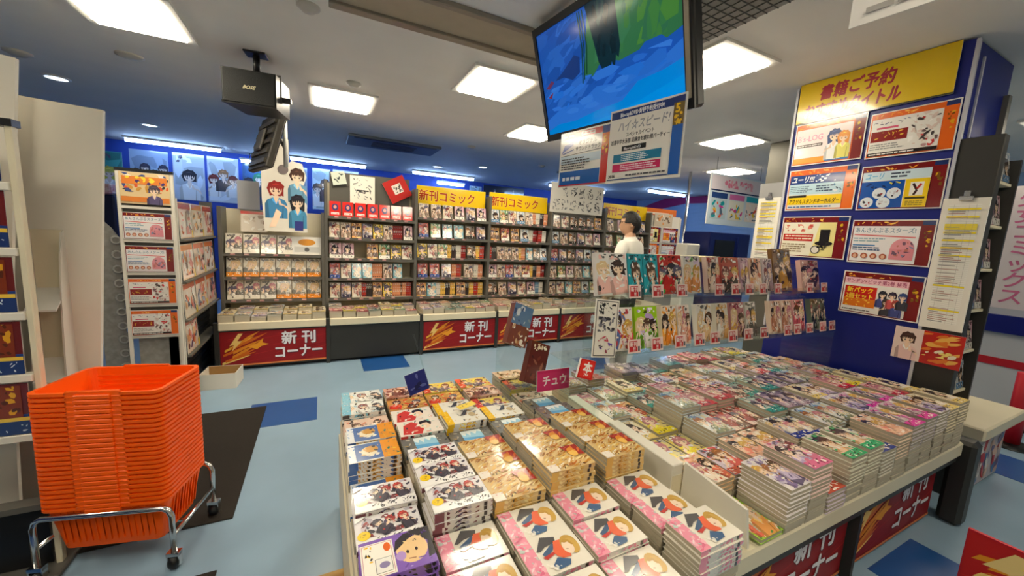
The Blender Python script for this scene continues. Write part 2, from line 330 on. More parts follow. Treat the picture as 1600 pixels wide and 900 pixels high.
# ceiling air conditioner
t = thing('ceiling_air_conditioner', 'grey ceiling air conditioner cassette beyond the yellow signs', 'air conditioner', (0.95, 5.95, CZ))
MB().box(-0.62, 0.62, -0.32, 0.32, -0.035, 0, ch=0.008).build('housing', mat('aircon_grey', (110, 118, 128), 0.5, noise=0.05), t)
for k in range(4): MB().box(-0.3, 0.3, -0.14 + k * 0.09, -0.09 + k * 0.09, -0.045, -0.036, ch=0.003).build('louver', M_GREY, t)
MB().box(-0.55, 0.55, -0.3, -0.25, -0.042, -0.036).build('outlet', M_BLACK, t)
t = thing('ceiling_air_vent', 'long dark air vent in the far ceiling before the magenta swoosh', 'vent', (4.6, 6.0, CZ))
MB().box(-0.7, 0.7, -0.2, 0.2, -0.03, 0, ch=0.006).build('housing', MATS['aircon_grey'], t)
for k in range(5): MB().box(-0.62, 0.62, -0.16 + k * 0.07, -0.12 + k * 0.07, -0.04, -0.031).build('slat', M_GREY, t)
# shutter track across the ceiling and wire grating
M_TRACK = mat('track_metal', (150, 140, 124), 0.4, 0.3, noise=0.06)
t = thing('shutter_track', 'pale metal shutter track running along the ceiling toward the television', 'track', (0, 2.48, CZ))
MB().box(0.05, 2.0, -0.03, 0.03, -0.03, 0, ch=0.004).build('rail', M_TRACK, t); MB().box(0.05, 2.0, -0.34, -0.30, -0.03, 0, ch=0.004).build('rail', M_TRACK, t)
MB().box(0.05, 2.0, -0.30, -0.03, -0.012, 0).build('panel', mat('track_panel', (178, 164, 140), 0.5, noise=0.08), t)
t = thing('ceiling_grating', 'square wire grating panel in the ceiling beside the television', 'grating', (1.30, 1.25, CZ))
MB().box(0, 0.76, -0.6, 0.6, -0.004, 0).build('backing', mat('grating_back', (150, 146, 138), 0.7), t)
g = MB()
for i in range(14): g.box(0.055 * i, 0.055 * i + 0.004, -0.6, 0.6, -0.009, -0.004)
for i in range(22): g.box(0, 0.76, -0.6 + 0.055 * i, -0.596 + 0.055 * i, -0.009, -0.004)
g.build('wire_mesh', M_GREY, t)

# ================================================================== pillar with notices
PX = 3.18
pillar = thing('notice_pillar', 'blue notice pillar with a yellow heading at the end of the book island', 'pillar')
M_BLUEB = mat('blue_board', (6, 24, 118), 0.4, noise=0.05, nscale=3)
MB().box(PX, PX + 0.36, 0.915, 1.78, 0.5, 2.2, ch=0.004).box(PX, PX + 0.62, 0.915, 1.78, 2.2, 2.69, ch=0.004).build('core', M_BLUEB, pillar)
MB().box(PX - 0.012, PX + 0.012, 0.90, 0.915, 0.5, 2.68).build('corner_strip', mat('strip_white', (190, 190, 200), 0.4), pillar)
MB().box(PX - 0.012, PX + 0.012, 1.775, 1.79, 0.9, 2.68).build('corner_strip', MATS['strip_white'], pillar)
MB().box(PX + 0.12, PX + 0.135, 0.906, 0.916, 2.05, 2.62).build('trim_strip', MATS['strip_white'], pillar)
MB().box(PX - 0.004, PX + 0.06, 0.74, 0.914, 0.02, 2.16, ch=0.004).build('end_panel', M_CHAR, pillar)
MB().box(PX + 0.55, PX + 0.60, 0.89, 0.916, 2.2, 2.5).build('edge_rail', M_GREY, pillar)
column = struct(MB().box(4.62, 5.15, 2.25, 2.82, 0, CZ, ch=0.01).build('column', mat('column_paint', (86, 84, 74), 0.5, noise=0.06)))

# ================================================================== bookcases along the back
SHY = 4.93
EDGE = [-0.95, 0.03, 1.04, 2.035, 3.025, 4.02, 5.02]
ROWS = {0: [1.15, 0.90, 0.655], 1: [1.60, 1.36, 1.12, 0.885, 0.65]}
for i in range(2, 6): ROWS[i] = [1.655, 1.41, 1.15, 0.895, 0.645]
UNITN = ['low cream bookcase', 'bookcase with red top row', 'bookcase under the yellow sign nearest the loudspeaker', 'bookcase under the middle yellow sign', 'bookcase under the manga sheets', 'bookcase behind the shopper']
def banner_art():
    rnd = random.Random(5); a = Art(1.0, 0.37, (150, 24, 30))
    for _ in range(26):
        y = rnd.uniform(0, .37); x = rnd.uniform(0, .8); a.poly([(x, y), (x + .3, y + .06), (x + .34, y + .065), (x + .02, y + .012)], rnd.choice([(172, 34, 34), (128, 16, 26), (188, 44, 36)]))
    for k in range(9):
        x, y = rnd.uniform(0.0, .12), .02 + k * .022; L = rnd.uniform(.2, .4); a.poly([(x, y), (x + L * .6, y + .05 + k * .006), (x + L, y + .09 + k * .012), (x + L * .55, y + .075 + k * .006), (x, y + .025)], rnd.choice([(226, 140, 36), (240, 180, 60), (214, 104, 28), (246, 206, 110)]))
    a.poly([(.08, .22), (.16, .35), (.2, .35), (.15, .27), (.19, .27), (.1, .16), (.12, .23)], (244, 204, 120))
    a.poly([(.24, .2), (.33, .24), (.38, .29), (.37, .24), (.43, .22), (.36, .2), (.32, .17)], (240, 160, 40))
    a.rect(0, 0, 1, .016, (226, 132, 70))
    a.text('新 刊', .55, .215, .125, (90, 40, 60), .33, 0.03); a.text('新 刊', .545, .22, .125, (238, 236, 240), .33, 0.022)
    a.text('コーナー', .475, .06, .125, (90, 40, 60), .47, 0.03); a.text('コーナー', .47, .066, .125, (238, 236, 240), .47, 0.022)
    return a
BANNER = banner_art().mesh('banner_print', 0.95, PRINT_MATT)
tagart = Art(.04, .018, (196, 150, 150)).rect(.004, .003, .036, .008, (160, 90, 96)).rect(.004, .010, .028, .014, (226, 214, 206))
TAGM = tagart.mesh('price_tag', 0.042, PRINT_MATT)
cases = []
for i in range(6):
    xa, xb = EDGE[i], EDGE[i + 1]; top = 1.63 if i == 0 else 2.0; W = xb - xa
    t = thing('bookcase', ['low cream display bookcase beside the poster rack, holding orange-tagged magazines', 'dark bookcase with a row of red boxes on its top shelf', 'dark bookcase under the first yellow sign, next to the red-topped case', 'dark bookcase under the second yellow sign', 'dark bookcase under the pinned black-and-white manga sheets', 'dark bookcase behind the man in white, under the last yellow sign'][i], 'bookcase', (xa, 0, 0), group='bookcases along the back aisle')
    cases.append(t)
    MB().box(0, 0.035, 4.86, 5.12, 0.0, top, ch=0.003).build('upright', M_GREY, t)
    if i == 5 or i == 0: MB().box(W - 0.035, W - 0.001, 4.86, 5.12, 0.0, top, ch=0.003).build('upright', M_GREY, t)
    MB().box(0.0, 0.04, 4.485, 4.53, 0.0, 0.5, ch=0.003).build('base_post', M_CHAR, t)
    MB().box(0.036, W, 5.10, 5.13, 0.0, top - 0.01).build('back_panel', M_CREAM if i == 0 else mat('shelf_back', (180, 171, 148), 0.6, noise=0.05), t)
    for z in ROWS[i]:
        sh_ = MB().box(0.036, W, SHY - 0.06, 5.10, z - 0.022, z, ch=0.003).build('shelf', M_CREAM if i == 0 else mat('shelf_paint', (222, 212, 188), 0.45, noise=0.04), t)
        MB().box(0.036, W, SHY - 0.066, SHY - 0.06, z - 0.028, z + 0.006).build('shelf_edge', M_GREY, sh_)
        rnd = random.Random(i * 31 + int(z * 100))
        for k in range(rnd.randint(5, 7)): inst('price_tag', TAGM, (0.08 + k * (W - .14) / 6.6 + rnd.uniform(0, .03), SHY - 0.068, z - 0.016), (PI / 2, 0, 0), sh_)
    MB().box(0.04, W, 4.47, 5.10, 0.42, 0.50, ch=0.008).build('ledge', M_CREAM, t)
    MB().box(0.04, W, 4.50, 4.52, 0.035, 0.42).build('front_panel', M_CHAR, t)
    MB().box(0.02, W, 4.56, 5.1, 0.0, 0.036).build('plinth', M_BLACK, t)
    if i != 1: inst('banner_print', BANNER, (0.03 + (W - 0.95) / 2, 4.498, 0.05), (PI / 2, 0, 0), t)
# yellow heading boards
def sign_art():
    a = Art(1.0, 0.245, (240, 200, 16)); rnd = random.Random(2)
    a.rect(0, .235, 1, .245, (246, 216, 60))
    a.text('新刊コミック', .03, .062, .125, (250, 226, 120), .80, 0.035).text('新刊コミック', .03, .062, .125, (178, 52, 18), .80, 0.016)
    return a
for i, zz in ((2, 1.83), (3, 1.84), (5, 1.86)):
    board('heading_board', sign_art(), EDGE[i + 1] - EDGE[i] - 0.06, (EDGE[i] + 0.04, SHY - 0.05 + 0.1, zz), (1, 0, 0), (0, 0, 1), {2: 'yellow heading board over the bookcase nearest the red boxes', 3: 'yellow heading board over the middle bookcase', 5: 'yellow heading board behind the man in white'}[i], 'sign', mt=PRINT_GLOSS, group='yellow heading boards')
# top of the red-row bookcase
t = MB().box(0.06, 0.98, 5.09, 5.1, 1.62, 2.12).build('pinboard', M_GREY, None, (EDGE[1], 0, 0)); tag(t, 'dark grey pinboard above the row of red boxes', 'pinboard')
rnd = random.Random(8); a = Art(.28, .33, (232, 228, 216)).strokes(.03, .05, .25, .3, 26, [(40, 40, 40), (90, 90, 90), (150, 150, 150)], rnd, .06, 4).rect(.07, .15, .21, .165, (30, 30, 30))
board('ink_drawing_sheet', a, .28, (.31, 5.04, 1.77), (1, 0, 0), (0, 0.05, 1), 'white sheet with black ink drawing pinned above the red boxes', 'poster', mt=PRINT_MATT)
a = Art(.33, .33, (190, 34, 28)).rect(.1, .1, .24, .24, (236, 230, 220)).strokes(.11, .11, .23, .23, 10, [(30, 30, 30), (70, 60, 60)], rnd, .05, 2)
board('red_notice_card', a, .27, (.80, 5.03, 1.80), (1, .0, .55), (-.55, 0, 1), 'tilted red notice card with a small white picture', 'poster', mt=PRINT_MATT)
a = Art(.14, .14, (206, 214, 200)).strokes(.02, .02, .12, .12, 6, [(50, 60, 60)], rnd, .06, 3)
board('small_memo', a, .15, (.13, 5.05, 1.96), (1, .0, .2), (-.2, 0, 1), 'small pale memo pinned beside the ink drawing', 'memo', mt=PRINT_MATT)
a = Art(1.0, .44, (214, 210, 200))
for r in range(2):
    for c in range(6):
        if (r, c) != (1, 0): a.strokes(.05 + c * .155, .04 + r * .2, .17 + c * .155, .2 + r * .2, 13, [(40, 40, 44), (110, 110, 110), (150, 150, 150)], rnd, .07, 3)
board('manga_sheet', a, 0.96, (2.98, 4.86, 1.87), (1, 0, 0), (0, -.02, 1), 'wide sheet of black-and-white manga drawings above a bookcase', 'poster', mt=PRINT_MATT)
# ================================================================== cover designs
SK = (244, 214, 186)
def cv_pink():
    r = random.Random(1); a = Art(1.45, 1, (236, 230, 216)); a.rect(0, 0, .34, 1, (238, 150, 172)).strokes(.02, .02, .36, .98, 34, [(250, 220, 226), (228, 120, 150), (246, 180, 196), (196, 206, 200)], r, .16, 2)
    a.poly([(.36, .62), (.62, .96), (.95, .86), (.9, .72), (.6, .68), (.45, .6)], (84, 82, 84)); a.poly([(.45, .52), (.8, .72), (.85, .62), (.5, .40)], (70, 96, 130)); a.poly([(.5, .16), (.72, .34), (.98, .2), (.9, .08), (.62, .06)], (66, 98, 138))
    a.poly([(.42, .44), (.72, .5), (.74, .44), (.5, .36)], (190, 60, 52)); a.poly([(.72, .5), (.86, .76), (1.06, .74), (1.1, .5), (1.04, .26), (.84, .28), (.74, .38)], (232, 108, 72))
    a.ell(1.17, .57, .2, .25, (196, 156, 74), 18); a.ell(1.21, .5, .16, .22, (206, 166, 84), 14); a.ell(1.10, .5, .13, .19, (246, 222, 196), 16); a.poly([(1.02, .66), (1.1, .72), (1.2, .68), (1.26, .5), (1.2, .52), (1.16, .62), (1.08, .62)], (190, 148, 68))
    a.line([(1.03, .46), (1.08, .44)], .02, (150, 80, 60)); a.strokes(.36, .02, .7, .3, 7, [(214, 218, 214), (246, 240, 230)], r, .12, 2)
    return a
def cv_gold():
    r = random.Random(2); a = Art(1.45, 1, (222, 190, 130))
    a.strokes(.03, .03, 1.42, .98, 130, [(206, 150, 60), (230, 186, 96), (250, 240, 214), (160, 104, 40), (246, 226, 160), (196, 120, 50)], r, .26, 4.5, .5)
    a.poly([(.85, .98), (1.42, .98), (1.42, .42), (1.2, .5), (1.1, .66), (.95, .74)], (164, 40, 30)); a.strokes(.9, .5, 1.42, .97, 8, [(190, 60, 36), (140, 26, 24), (222, 110, 50)], r, .2, 3)
    a.ell(1.1, .6, .14, .17, (240, 190, 90)); a.poly([(.96, .66), (1.02, .84), (1.14, .88), (1.24, .76), (1.26, .6), (1.17, .72), (1.05, .7)], (222, 140, 40))
    a.rect(0, 0, .3, .3, (238, 228, 214)).strokes(.02, .02, .3, .3, 8, [(190, 60, 50), (240, 236, 226)], r, .1, 3); a.strokes(.3, .02, 1.3, .2, 14, [(250, 244, 226), (180, 110, 50), (60, 44, 30)], r, .12, 3)
    return a
def cv_group():
    r = random.Random(3); a = Art(1.45, 1, (226, 222, 224)); a.strokes(.1, .3, 1.4, .98, 30, [(90, 84, 110), (60, 58, 76), (180, 174, 186), (44, 42, 54), (120, 70, 76)], r, .25, 2)
    a.strokes(.1, .3, 1.4, .98, 50, [(70, 66, 88), (226, 220, 226), (150, 60, 60), (44, 42, 54), (206, 196, 204)], r, .13, 2)
    for x, y, h_ in ((.5, .68, (60, 56, 70)), (.78, .72, (150, 44, 46)), (1.08, .74, (170, 56, 50))): a.figure(x, y, .2, h_, SK, (60, 54, 70), r, r.uniform(-.6, .6))
    a.strokes(.45, .4, 1.25, .9, 12, [(170, 60, 60), (230, 190, 180), (50, 46, 60)], r, .14, 2)
    a.poly([(0, 0), (1.45, 0), (1.45, .3), (.7, .22), (0, .3)], (240, 238, 236))
    a.strokes(.36, .05, 1.4, .24, 34, [(44, 44, 66), (60, 60, 84), (30, 30, 44)], r, .12, 3)
    a.ell(.17, .36, .14, .14, (244, 206, 20), 18); a.strokes(.1, .3, .24, .42, 4, [(120, 90, 10)], r, .08, 4); a.poly([(0, .8), (.28, .98), (0, .98)], (246, 246, 246))
    return a
def cv_purple():
    r = random.Random(4); a = Art(1.45, 1, (132, 96, 186)); a.poly([(1.0, 1), (1.45, 1), (1.45, .2), (1.3, .15), (1.36, .6)], (44, 40, 48))
    a.ell(1.02, .5, .32, .36, (238, 202, 150), 20); a.poly([(.66, .52), (.72, .8), (.9, .95), (1.2, .98), (1.36, .84), (1.2, .86), (.98, .78), (.84, .66)], (46, 40, 50)); a.ell(.78, .38, .1, .12, (182, 150, 214))
    a.ell(1.1, .46, .03, .05, (40, 30, 40), 8); a.ell(.92, .44, .03, .05, (40, 30, 40), 8); a.line([(.92, .26), (1.06, .24)], .02, (120, 60, 50)); a.strokes(1.0, .82, 1.42, .98, 6, [(170, 140, 220), (90, 60, 140)], r, .12, 4); a.strokes(.6, .02, 1.4, .22, 10, [(150, 116, 200), (110, 76, 160), (196, 170, 226)], r, .16, 3); a.strokes(.84, .6, 1.3, .8, 8, [(60, 52, 62), (238, 202, 150)], r, .12, 3)
    return a
def obi(a):
    r = random.Random(6); a.rect(.02, .02, .66, .9, (240, 236, 226)); a.rect(.05, .05, .63, .87, (196, 110, 130)).rect(.06, .06, .62, .86, (246, 242, 232)); a.ell(.54, .72, .07, .12, (226, 100, 30)); a.rect(.28, .1, .6, .46, (60, 60, 60)).rect(.29, .11, .59, .45, (240, 238, 232)); a.ell(.45, .28, .1, .08, (140, 130, 170)); a.strokes(.1, .1, .24, .84, 10, [(240, 190, 30), (40, 30, 30)], r, .1, 1.6); return a
def cv_sky():
    r = random.Random(7); a = Art(1.45, 1, (110, 108, 104)); a.strokes(.02, .02, 1.42, .98, 46, [(150, 146, 138), (70, 70, 70), (186, 180, 166), (96, 110, 120), (170, 140, 90)], r, .16, 2)
    a.poly([(.38, .12), (1.1, .12), (1.1, .9), (.38, .9)], (96, 166, 214)); a.poly([(.38, .5), (1.1, .4), (1.1, .9), (.38, .9)], (150, 200, 226)); a.poly([(.38, .9), (.38, .7), (.5, .6), (.56, .78), (.66, .56), (.74, .8), (.86, .62), (.96, .8), (1.1, .7), (1.1, .9)], (226, 236, 236))
    a.rect(.0, .0, 1.45, .06, (60, 62, 66)); return a
def cv_blue_orange():
    r = random.Random(9); a = Art(1.45, 1, (236, 232, 222)); a.rect(.2, .05, .95, .95, (64, 104, 168)); a.ell(.6, .5, .24, .26, (238, 226, 196)); a.ell(.66, .6, .2, .18, (206, 150, 60)); a.strokes(.3, .2, .9, .8, 10, [(240, 236, 224), (220, 180, 110), (70, 60, 60)], r, .18, 2)
    a.rect(.95, 0, 1.45, 1, (232, 150, 24)); a.strokes(1.0, .08, 1.42, .94, 14, [(30, 130, 110), (20, 90, 90), (240, 200, 60)], r, .16, 2.2); a.rect(0, 0, .2, 1, (232, 236, 240)).strokes(.02, .1, .2, .9, 6, [(60, 120, 190)], r, .12, 2); return a
def cv_red_white():
    r = random.Random(10); a = Art(1.45, 1, (236, 226, 214)); a.poly([(.1, .1), (.7, 0), (.9, .5), (.5, .9), (.2, .7)], (206, 60, 54)); a.ell(.9, .55, .2, .24, SK); a.poly([(.7, .55), (.76, .84), (1.0, .9), (1.16, .7), (1.1, .5), (1.0, .72), (.84, .68)], (40, 34, 38)); a.strokes(.2, .05, 1.4, .95, 20, [(40, 34, 38), (206, 60, 54), (240, 232, 220), (120, 190, 180), (226, 150, 130)], r, .2, 2.5); return a
def cv_yellow_sketch():
    r = random.Random(11); a = Art(1.45, 1, (236, 232, 220)); a.rect(0, 0, .26, 1, (240, 190, 20)).strokes(.02, .05, .26, .95, 8, [(250, 216, 90), (220, 150, 20)], r, .14, 1.6); a.strokes(.3, .1, 1.3, .9, 22, [(206, 186, 150), (110, 120, 130), (240, 236, 226), (180, 150, 110)], r, .24, 3); a.ell(1.05, .5, .13, .15, (190, 170, 130)); a.poly([(.6, .5), (.9, .9), (1.0, .86), (.8, .5)], (60, 66, 84)); return a
HAIRS = [(60, 44, 40), (150, 96, 56), (206, 160, 80), (44, 40, 52), (120, 60, 60), (96, 90, 110), (190, 120, 130), (90, 66, 50), (226, 196, 150)]
def cv_misc(seed, bg, cols, hair=None, band=None, n=22, W=1.45, H=1.0):
    r = random.Random(seed); a = Art(W, H, bg); a.strokes(.02, .02, W - .02, H - .02, n, cols, r, .34, 2.4)
    pale = [tuple(int(c * .5 + 125) for c in q) for q in cols]; nf = r.choice([1, 2, 2, 3]) + (1 if W > H else 0)
    for k in range(nf):
        x = W * (k + .55) / (nf + .1) + r.uniform(-.05, .05); y = H * r.uniform(.5, .7); hs = r.uniform(.2, .3) if nf > 1 else r.uniform(.3, .4)
        a.figure(x, y, hs, r.choice(HAIRS), SK, r.choice(cols), r, r.uniform(-.5, .5))
        a.strokes(max(.02, x - hs * .9), max(.02, y - hs * 2), min(W - .02, x + hs * .9), min(H - .02, y + hs * .8), 12, cols + pale + [SK, (250, 246, 240)], r, hs * .42, 2.6)
    a.strokes(.02, .02, W - .02, H * .5, max(8, n // 2), cols + pale, r, .16, 2.2)
    dk = tuple(int(c * .45) for c in bg)
    if W > H:
        if band: a.rect(0, 0, W * .2, H, band).strokes(.02, .05, W * .2, H - .05, 12, [(250, 246, 236), tuple(int(c * .6) for c in band)], r, .11, 1.8)
        a.strokes(W * .22, .02, W * .75, .16, 12, [dk, (250, 246, 240), cols[0]], r, .09, 1.5)
    else:
        if band: a.rect(0, 0, W, H * .22, band).strokes(.03, .03, W - .03, H * .2, 14, [(250, 246, 236), tuple(int(c * .55) for c in band)], r, .11, 2)
        a.strokes(.05, H * .84, W - .05, H - .03, 14, [dk, (250, 246, 240), cols[0]], r, .13, 1.5)
    return a
LEFT = {'pink': (cv_pink(), 'pink comic with blond figure'), 'gold': (cv_gold(), 'gold and red action comic'), 'group': (cv_group(), 'dark group comic with yellow dot'),
        'purple': (cv_purple(), 'purple comic'), 'purple_obi': (obi(cv_purple()), 'purple comic with white band'), 'sky': (cv_sky(), 'grey comic with blue sky'),
        'blue_orange': (cv_blue_orange(), 'blue and orange comic'), 'red_white': (cv_red_white(), 'red and white comic'), 'yellow_sketch': (cv_yellow_sketch(), 'yellow-banded sketch comic'),
        'beige': (cv_misc(21, (226, 196, 176), [(214, 130, 100), (240, 214, 190), (150, 90, 70), (70, 50, 50)]), 'beige and salmon comic'), 'aqua': (cv_misc(22, (230, 232, 226), [(120, 190, 214), (60, 60, 60), (240, 238, 230), (40, 40, 44)], band=(130, 196, 220)), 'white and aqua comic'),
        'brown': (cv_misc(23, (212, 168, 150), [(160, 100, 80), (236, 206, 190), (120, 70, 60), (80, 50, 46)]), 'brown and pink comic'), 'orange': (cv_misc(24, (206, 150, 80), [(190, 90, 40), (236, 196, 110), (110, 80, 60), (226, 60, 40)]), 'orange comic'),
        'lemon': (cv_misc(25, (222, 196, 110), [(236, 214, 60), (200, 90, 60), (110, 100, 120), (240, 232, 200)], band=(214, 60, 50)), 'yellow and red comic')}
RB = [('lime', (150, 206, 40), [(240, 150, 60), (250, 240, 210), (60, 120, 40), (236, 90, 60)], None, 'lime green comic'), ('lav', (236, 230, 236), [(190, 176, 220), (250, 246, 250), (120, 100, 170), (70, 60, 110)], None, 'white and lavender comic'),
      ('pinkhair', (240, 206, 206), [(206, 90, 130), (250, 230, 226), (170, 150, 210), (60, 40, 44)], (222, 110, 150), 'pink-banded comic'), ('orangered', (226, 180, 130), [(196, 70, 44), (236, 170, 96), (250, 236, 216), (190, 100, 40)], None, 'orange and rust comic'),
      ('violet', (206, 190, 214), [(206, 60, 60), (236, 226, 240), (120, 90, 160), (226, 150, 90)], (190, 80, 60), 'violet and red comic'), ('green', (226, 226, 206), [(40, 160, 90), (190, 140, 90), (240, 236, 220), (120, 70, 50)], (50, 170, 110), 'white comic with a green band'),
      ('navy', (226, 224, 214), [(50, 66, 130), (236, 206, 40), (150, 130, 110), (240, 236, 226)], (40, 60, 150), 'white comic with navy stripes'), ('peach', (240, 212, 186), [(226, 150, 120), (110, 80, 60), (250, 236, 216), (236, 120, 100)], (240, 190, 160), 'peach coloured comic'),
      ('magenta', (206, 196, 206), [(214, 60, 160), (150, 150, 170), (236, 226, 230), (90, 80, 100)], (220, 70, 170), 'lilac comic with a magenta tag'), ('redw', (196, 60, 50), [(236, 206, 190), (140, 40, 40), (240, 230, 214), (90, 60, 50)], None, 'red comic with pale figures'),
      ('yellow', (216, 196, 110), [(60, 60, 80), (236, 206, 30), (190, 190, 190), (110, 90, 60)], (236, 214, 30), 'yellow-banded dark comic'), ('teal', (150, 176, 170), [(40, 130, 120), (110, 90, 120), (226, 220, 206), (70, 60, 80)], (60, 150, 140), 'grey-green comic'),
      ('plum', (100, 84, 120), [(70, 56, 96), (170, 140, 160), (206, 190, 200), (50, 40, 70)], None, 'dark plum comic'), ('azure', (190, 206, 216), [(70, 130, 200), (206, 190, 150), (240, 240, 236), (110, 120, 90)], None, 'pale blue comic'),
      ('cream', (236, 222, 184), [(226, 190, 110), (206, 150, 110), (250, 242, 220), (150, 110, 70)], (236, 206, 120), 'cream and ochre comic'), ('rose', (226, 160, 160), [(190, 60, 80), (246, 220, 214), (110, 60, 70), (240, 190, 180)], (200, 50, 60), 'rose and crimson comic')]
soft = lambda c, f=.2: tuple(int(v * (1 - f) + t * f) for v, t in zip(c, (240, 230, 214)))
RIGHT = {k: (cv_misc(100 + i, soft(bg), [soft(q) for q in c], band=bd, W=.7, H=1.0), d) for i, (k, bg, c, bd, d) in enumerate(RB)}
_BK = {}
def book_meshes(kind, key, th):
    """cover shell, page block and print of one lying book; kind 'L': long side along x, spine toward -y; 'R': long side along y, spine toward +x"""
    k2 = (kind, key, th)
    if k2 in _BK: return _BK[k2]
    art = (LEFT if kind == 'L' else RIGHT)[key][0]; w, d = (0.186, 0.128) if kind == 'L' else (0.128, 0.183)
    base = art.it[0][2]; c = 0.0009; a, b = w / 2, d / 2
    sh = MB().box(-a, a, -b, b, 0, c).box(-a, a, -b, b, th - c, th)
    if kind == 'L': sh.box(-a, a, -b, -b + c, c, th - c)
    else: sh.box(a - c, a, -b, b, c, th - c)
    cm = sh.mesh('stacked_comic', mat('cover_' + kind + key, base, 0.3, coat=0.3, noise=0.05))
    pm = MB().box(-a + .003, a - .003, -b + c * 1.2, b - .003, c, th - c).mesh('page_block', M_PAGES) if kind == 'L' else MB().box(-a + .003, a - c * 1.2, -b + .003, b - .003, c, th - c).mesh('page_block', M_PAGES)
    am = art.mesh('cover_print', w, PRINT_GLOSS, 0.00005, (art.W / 2, art.H / 2))
    rnd = random.Random(hash(key) % 1000 if False else sum(map(ord, key))); S = Art(w, th, base if sum(base) < 640 else (226, 222, 214))
    cs = [art.it[i][2] for i in (1, 3, 5, 7) if i < len(art.it)]
    S.strokes(0, th * .1, w, th * .9, 8, cs, rnd, .03, 2.2); S.rect(0, 0, w * .16, th, cs[0]); S.strokes(w * .2, th * .15, w * .7, th * .85, 9, [(50, 44, 44)] + cs, rnd, .018, 2.5); S.rect(w * .84, th * .1, w * .9, th * .9, (60, 50, 50))
    sm = S.mesh('spine_print', w, PRINT_GLOSS, 0.00004, (w / 2, 0)) if kind == 'L' else None
    _BK[k2] = (cm, pm, am, sm, w, d); return _BK[k2]
def lay_book(name, kind, key, th, x, y, z, rz, label, group, top=True, spine=True):
    cm, pm, am, sm, w, d = book_meshes(kind, key, th)
    o = tag(inst(name, cm, (x, y, z), (0, 0, rz)), label, 'comic book', group)
    inst('page_block', pm, parent=o)
    if top: inst('cover_print', am, (0, 0, th + 0.0002), parent=o)
    if spine and sm: inst('spine_print', sm, (0, -d / 2 - 0.0002, 0), (PI / 2, 0, 0), o)
    return o

# ================================================================== the book island
IZ = 0.50; IY0, IY1 = 0.69, 2.06
isl = thing('book_island', 'low grey island with cream ledge and red banners, covered with comics', 'display table')
MB().box(0.075, 3.17, IY0 - 0.045, IY1, 0.42, IZ, ch=0.008).build('ledge', M_CREAM, isl)
MB().box(0.09, 3.16, IY0 + 0.03, IY1 - 0.02, 0.04, 0.42).build('cabinet', M_CHAR, isl)
MB().box(0.10, 3.15, IY0 + 0.06, IY1 - 0.05, 0.0, 0.04).build('plinth', M_BLACK, isl)
MB().box(0.085, 3.18, IY0 - 0.03, IY0 + 0.03, 0.375, 0.42, ch=0.004).build('rail', M_CHAR, isl)
MB().box(0.068, 0.09, IY0, IY1, 0.02, 0.42).build('end_board', M_CREAM, isl)
for x in (0.09, 1.17, 2.17): 
    MB().box(x - 0.012, x + 0.012, IY0 - 0.01, IY0 + 0.03, 0, 0.42).build('post', M_CHAR, isl)
for x in (0.16, 1.19, 2.19): inst('banner_print', BANNER, (x, IY0 + 0.025, 0.025), (PI / 2, 0, 0), isl)
MB().box(3.19, 3.30, 0.60, 0.70, 0.0, 0.50, ch=0.02).build('corner_guard', M_CHAR, isl)

LROWS = [0.66, 0.793, 0.926, 1.06, 1.193, 1.326, 1.459, 1.592, 1.725, 1.858, 1.99]
LX = [0.172, 0.378, 0.578, 0.782, 1.02]
P, G, N_, K, S_, O_, W_, Y_ = 'pink', 'gold', 'group', 'purple', 'sky', 'blue_orange', 'red_white', 'yellow_sketch'
LCOL = [[None, (K, .60), ('purple_obi', .655), (N_, .625), (N_, .635), (O_, .565), (O_, .645), (O_, .65), ('beige', .62), ('aqua', .64), ('aqua', .64)],
        [None, (P, .60), (P, .605), (N_, .675), (N_, .67), (N_, .655), (S_, .63), (W_, .64), (W_, .63), ('orange', .63), ('brown', .64)],
        [(P, .615), (P, .62), (P, .62), (G, .655), (G, .65), (G, .65), (S_, .62), (Y_, .655), (Y_, .64), ('orange', .63), ('lemon', .635)],
        [(P, .60), (P, .62), (P, .63), (G, .705), (G, .70), (G, .69), (S_, .64), (Y_, .65), ('lemon', .63), ('brown', .64), ('lemon', .64)],
        [(P, .66), (P, .63), (P, .625), (G, .71), (G, .70), (G, .695), (S_, .67), (S_, .65), ('beige', .63), ('lemon', .65), ('beige', .66)]]
rest = MB()                                                      # the lower volumes of the piles, joined
rnd = random.Random(77)
TH = 0.0165
nind = 0
for ci, colm in enumerate(LCOL):
    for ri, st in enumerate(colm):
        if st is None: continue
        key, ztop = st; n = max(2, int((ztop - IZ) / TH)); z = ztop; desc = LEFT[key][1]
        full = (ri == 0 or (colm[ri - 1] is None) or colm[ri - 1][1] < ztop - 0.012)
        drop = n if ri == 0 or colm[ri - 1] is None else int((ztop - colm[ri - 1][1]) / TH + 1)
        show = max(1, min(n, drop if full else 1))
        if ci == 0: show = max(show, 3)
        show = min(show, 6)
        for k in range(n):
            z -= TH
            if z < IZ: break
            x = LX[ci] + rnd.uniform(-.004, .004); y = LROWS[ri] + rnd.uniform(-.003, .003); rz = rnd.uniform(-.014, .014)
            if k < show:
                lab = f"{desc}, {'top' if k == 0 else ORD[k + 1] + ' down'}, {ORD[ri + 1]} pile from front, {ORD[ci + 1]} aisle column"
                lay_book('stacked_comic', 'L', key, TH, x, y, z, rz, lab, 'comics piled on the aisle half of the island', k == 0, True); nind += 1
            else:
                m = Matrix.Translation((x, y, z)) @ Matrix.Rotation(rz, 4, 'Z'); rest.box(-.091, .091, -.062, .062, 0.0012, TH - .0012, m); 
        if z - IZ > 0.001: rest.box(LX[ci] - .09, LX[ci] + .09, LROWS[ri] - .06, LROWS[ri] + .06, IZ, z)
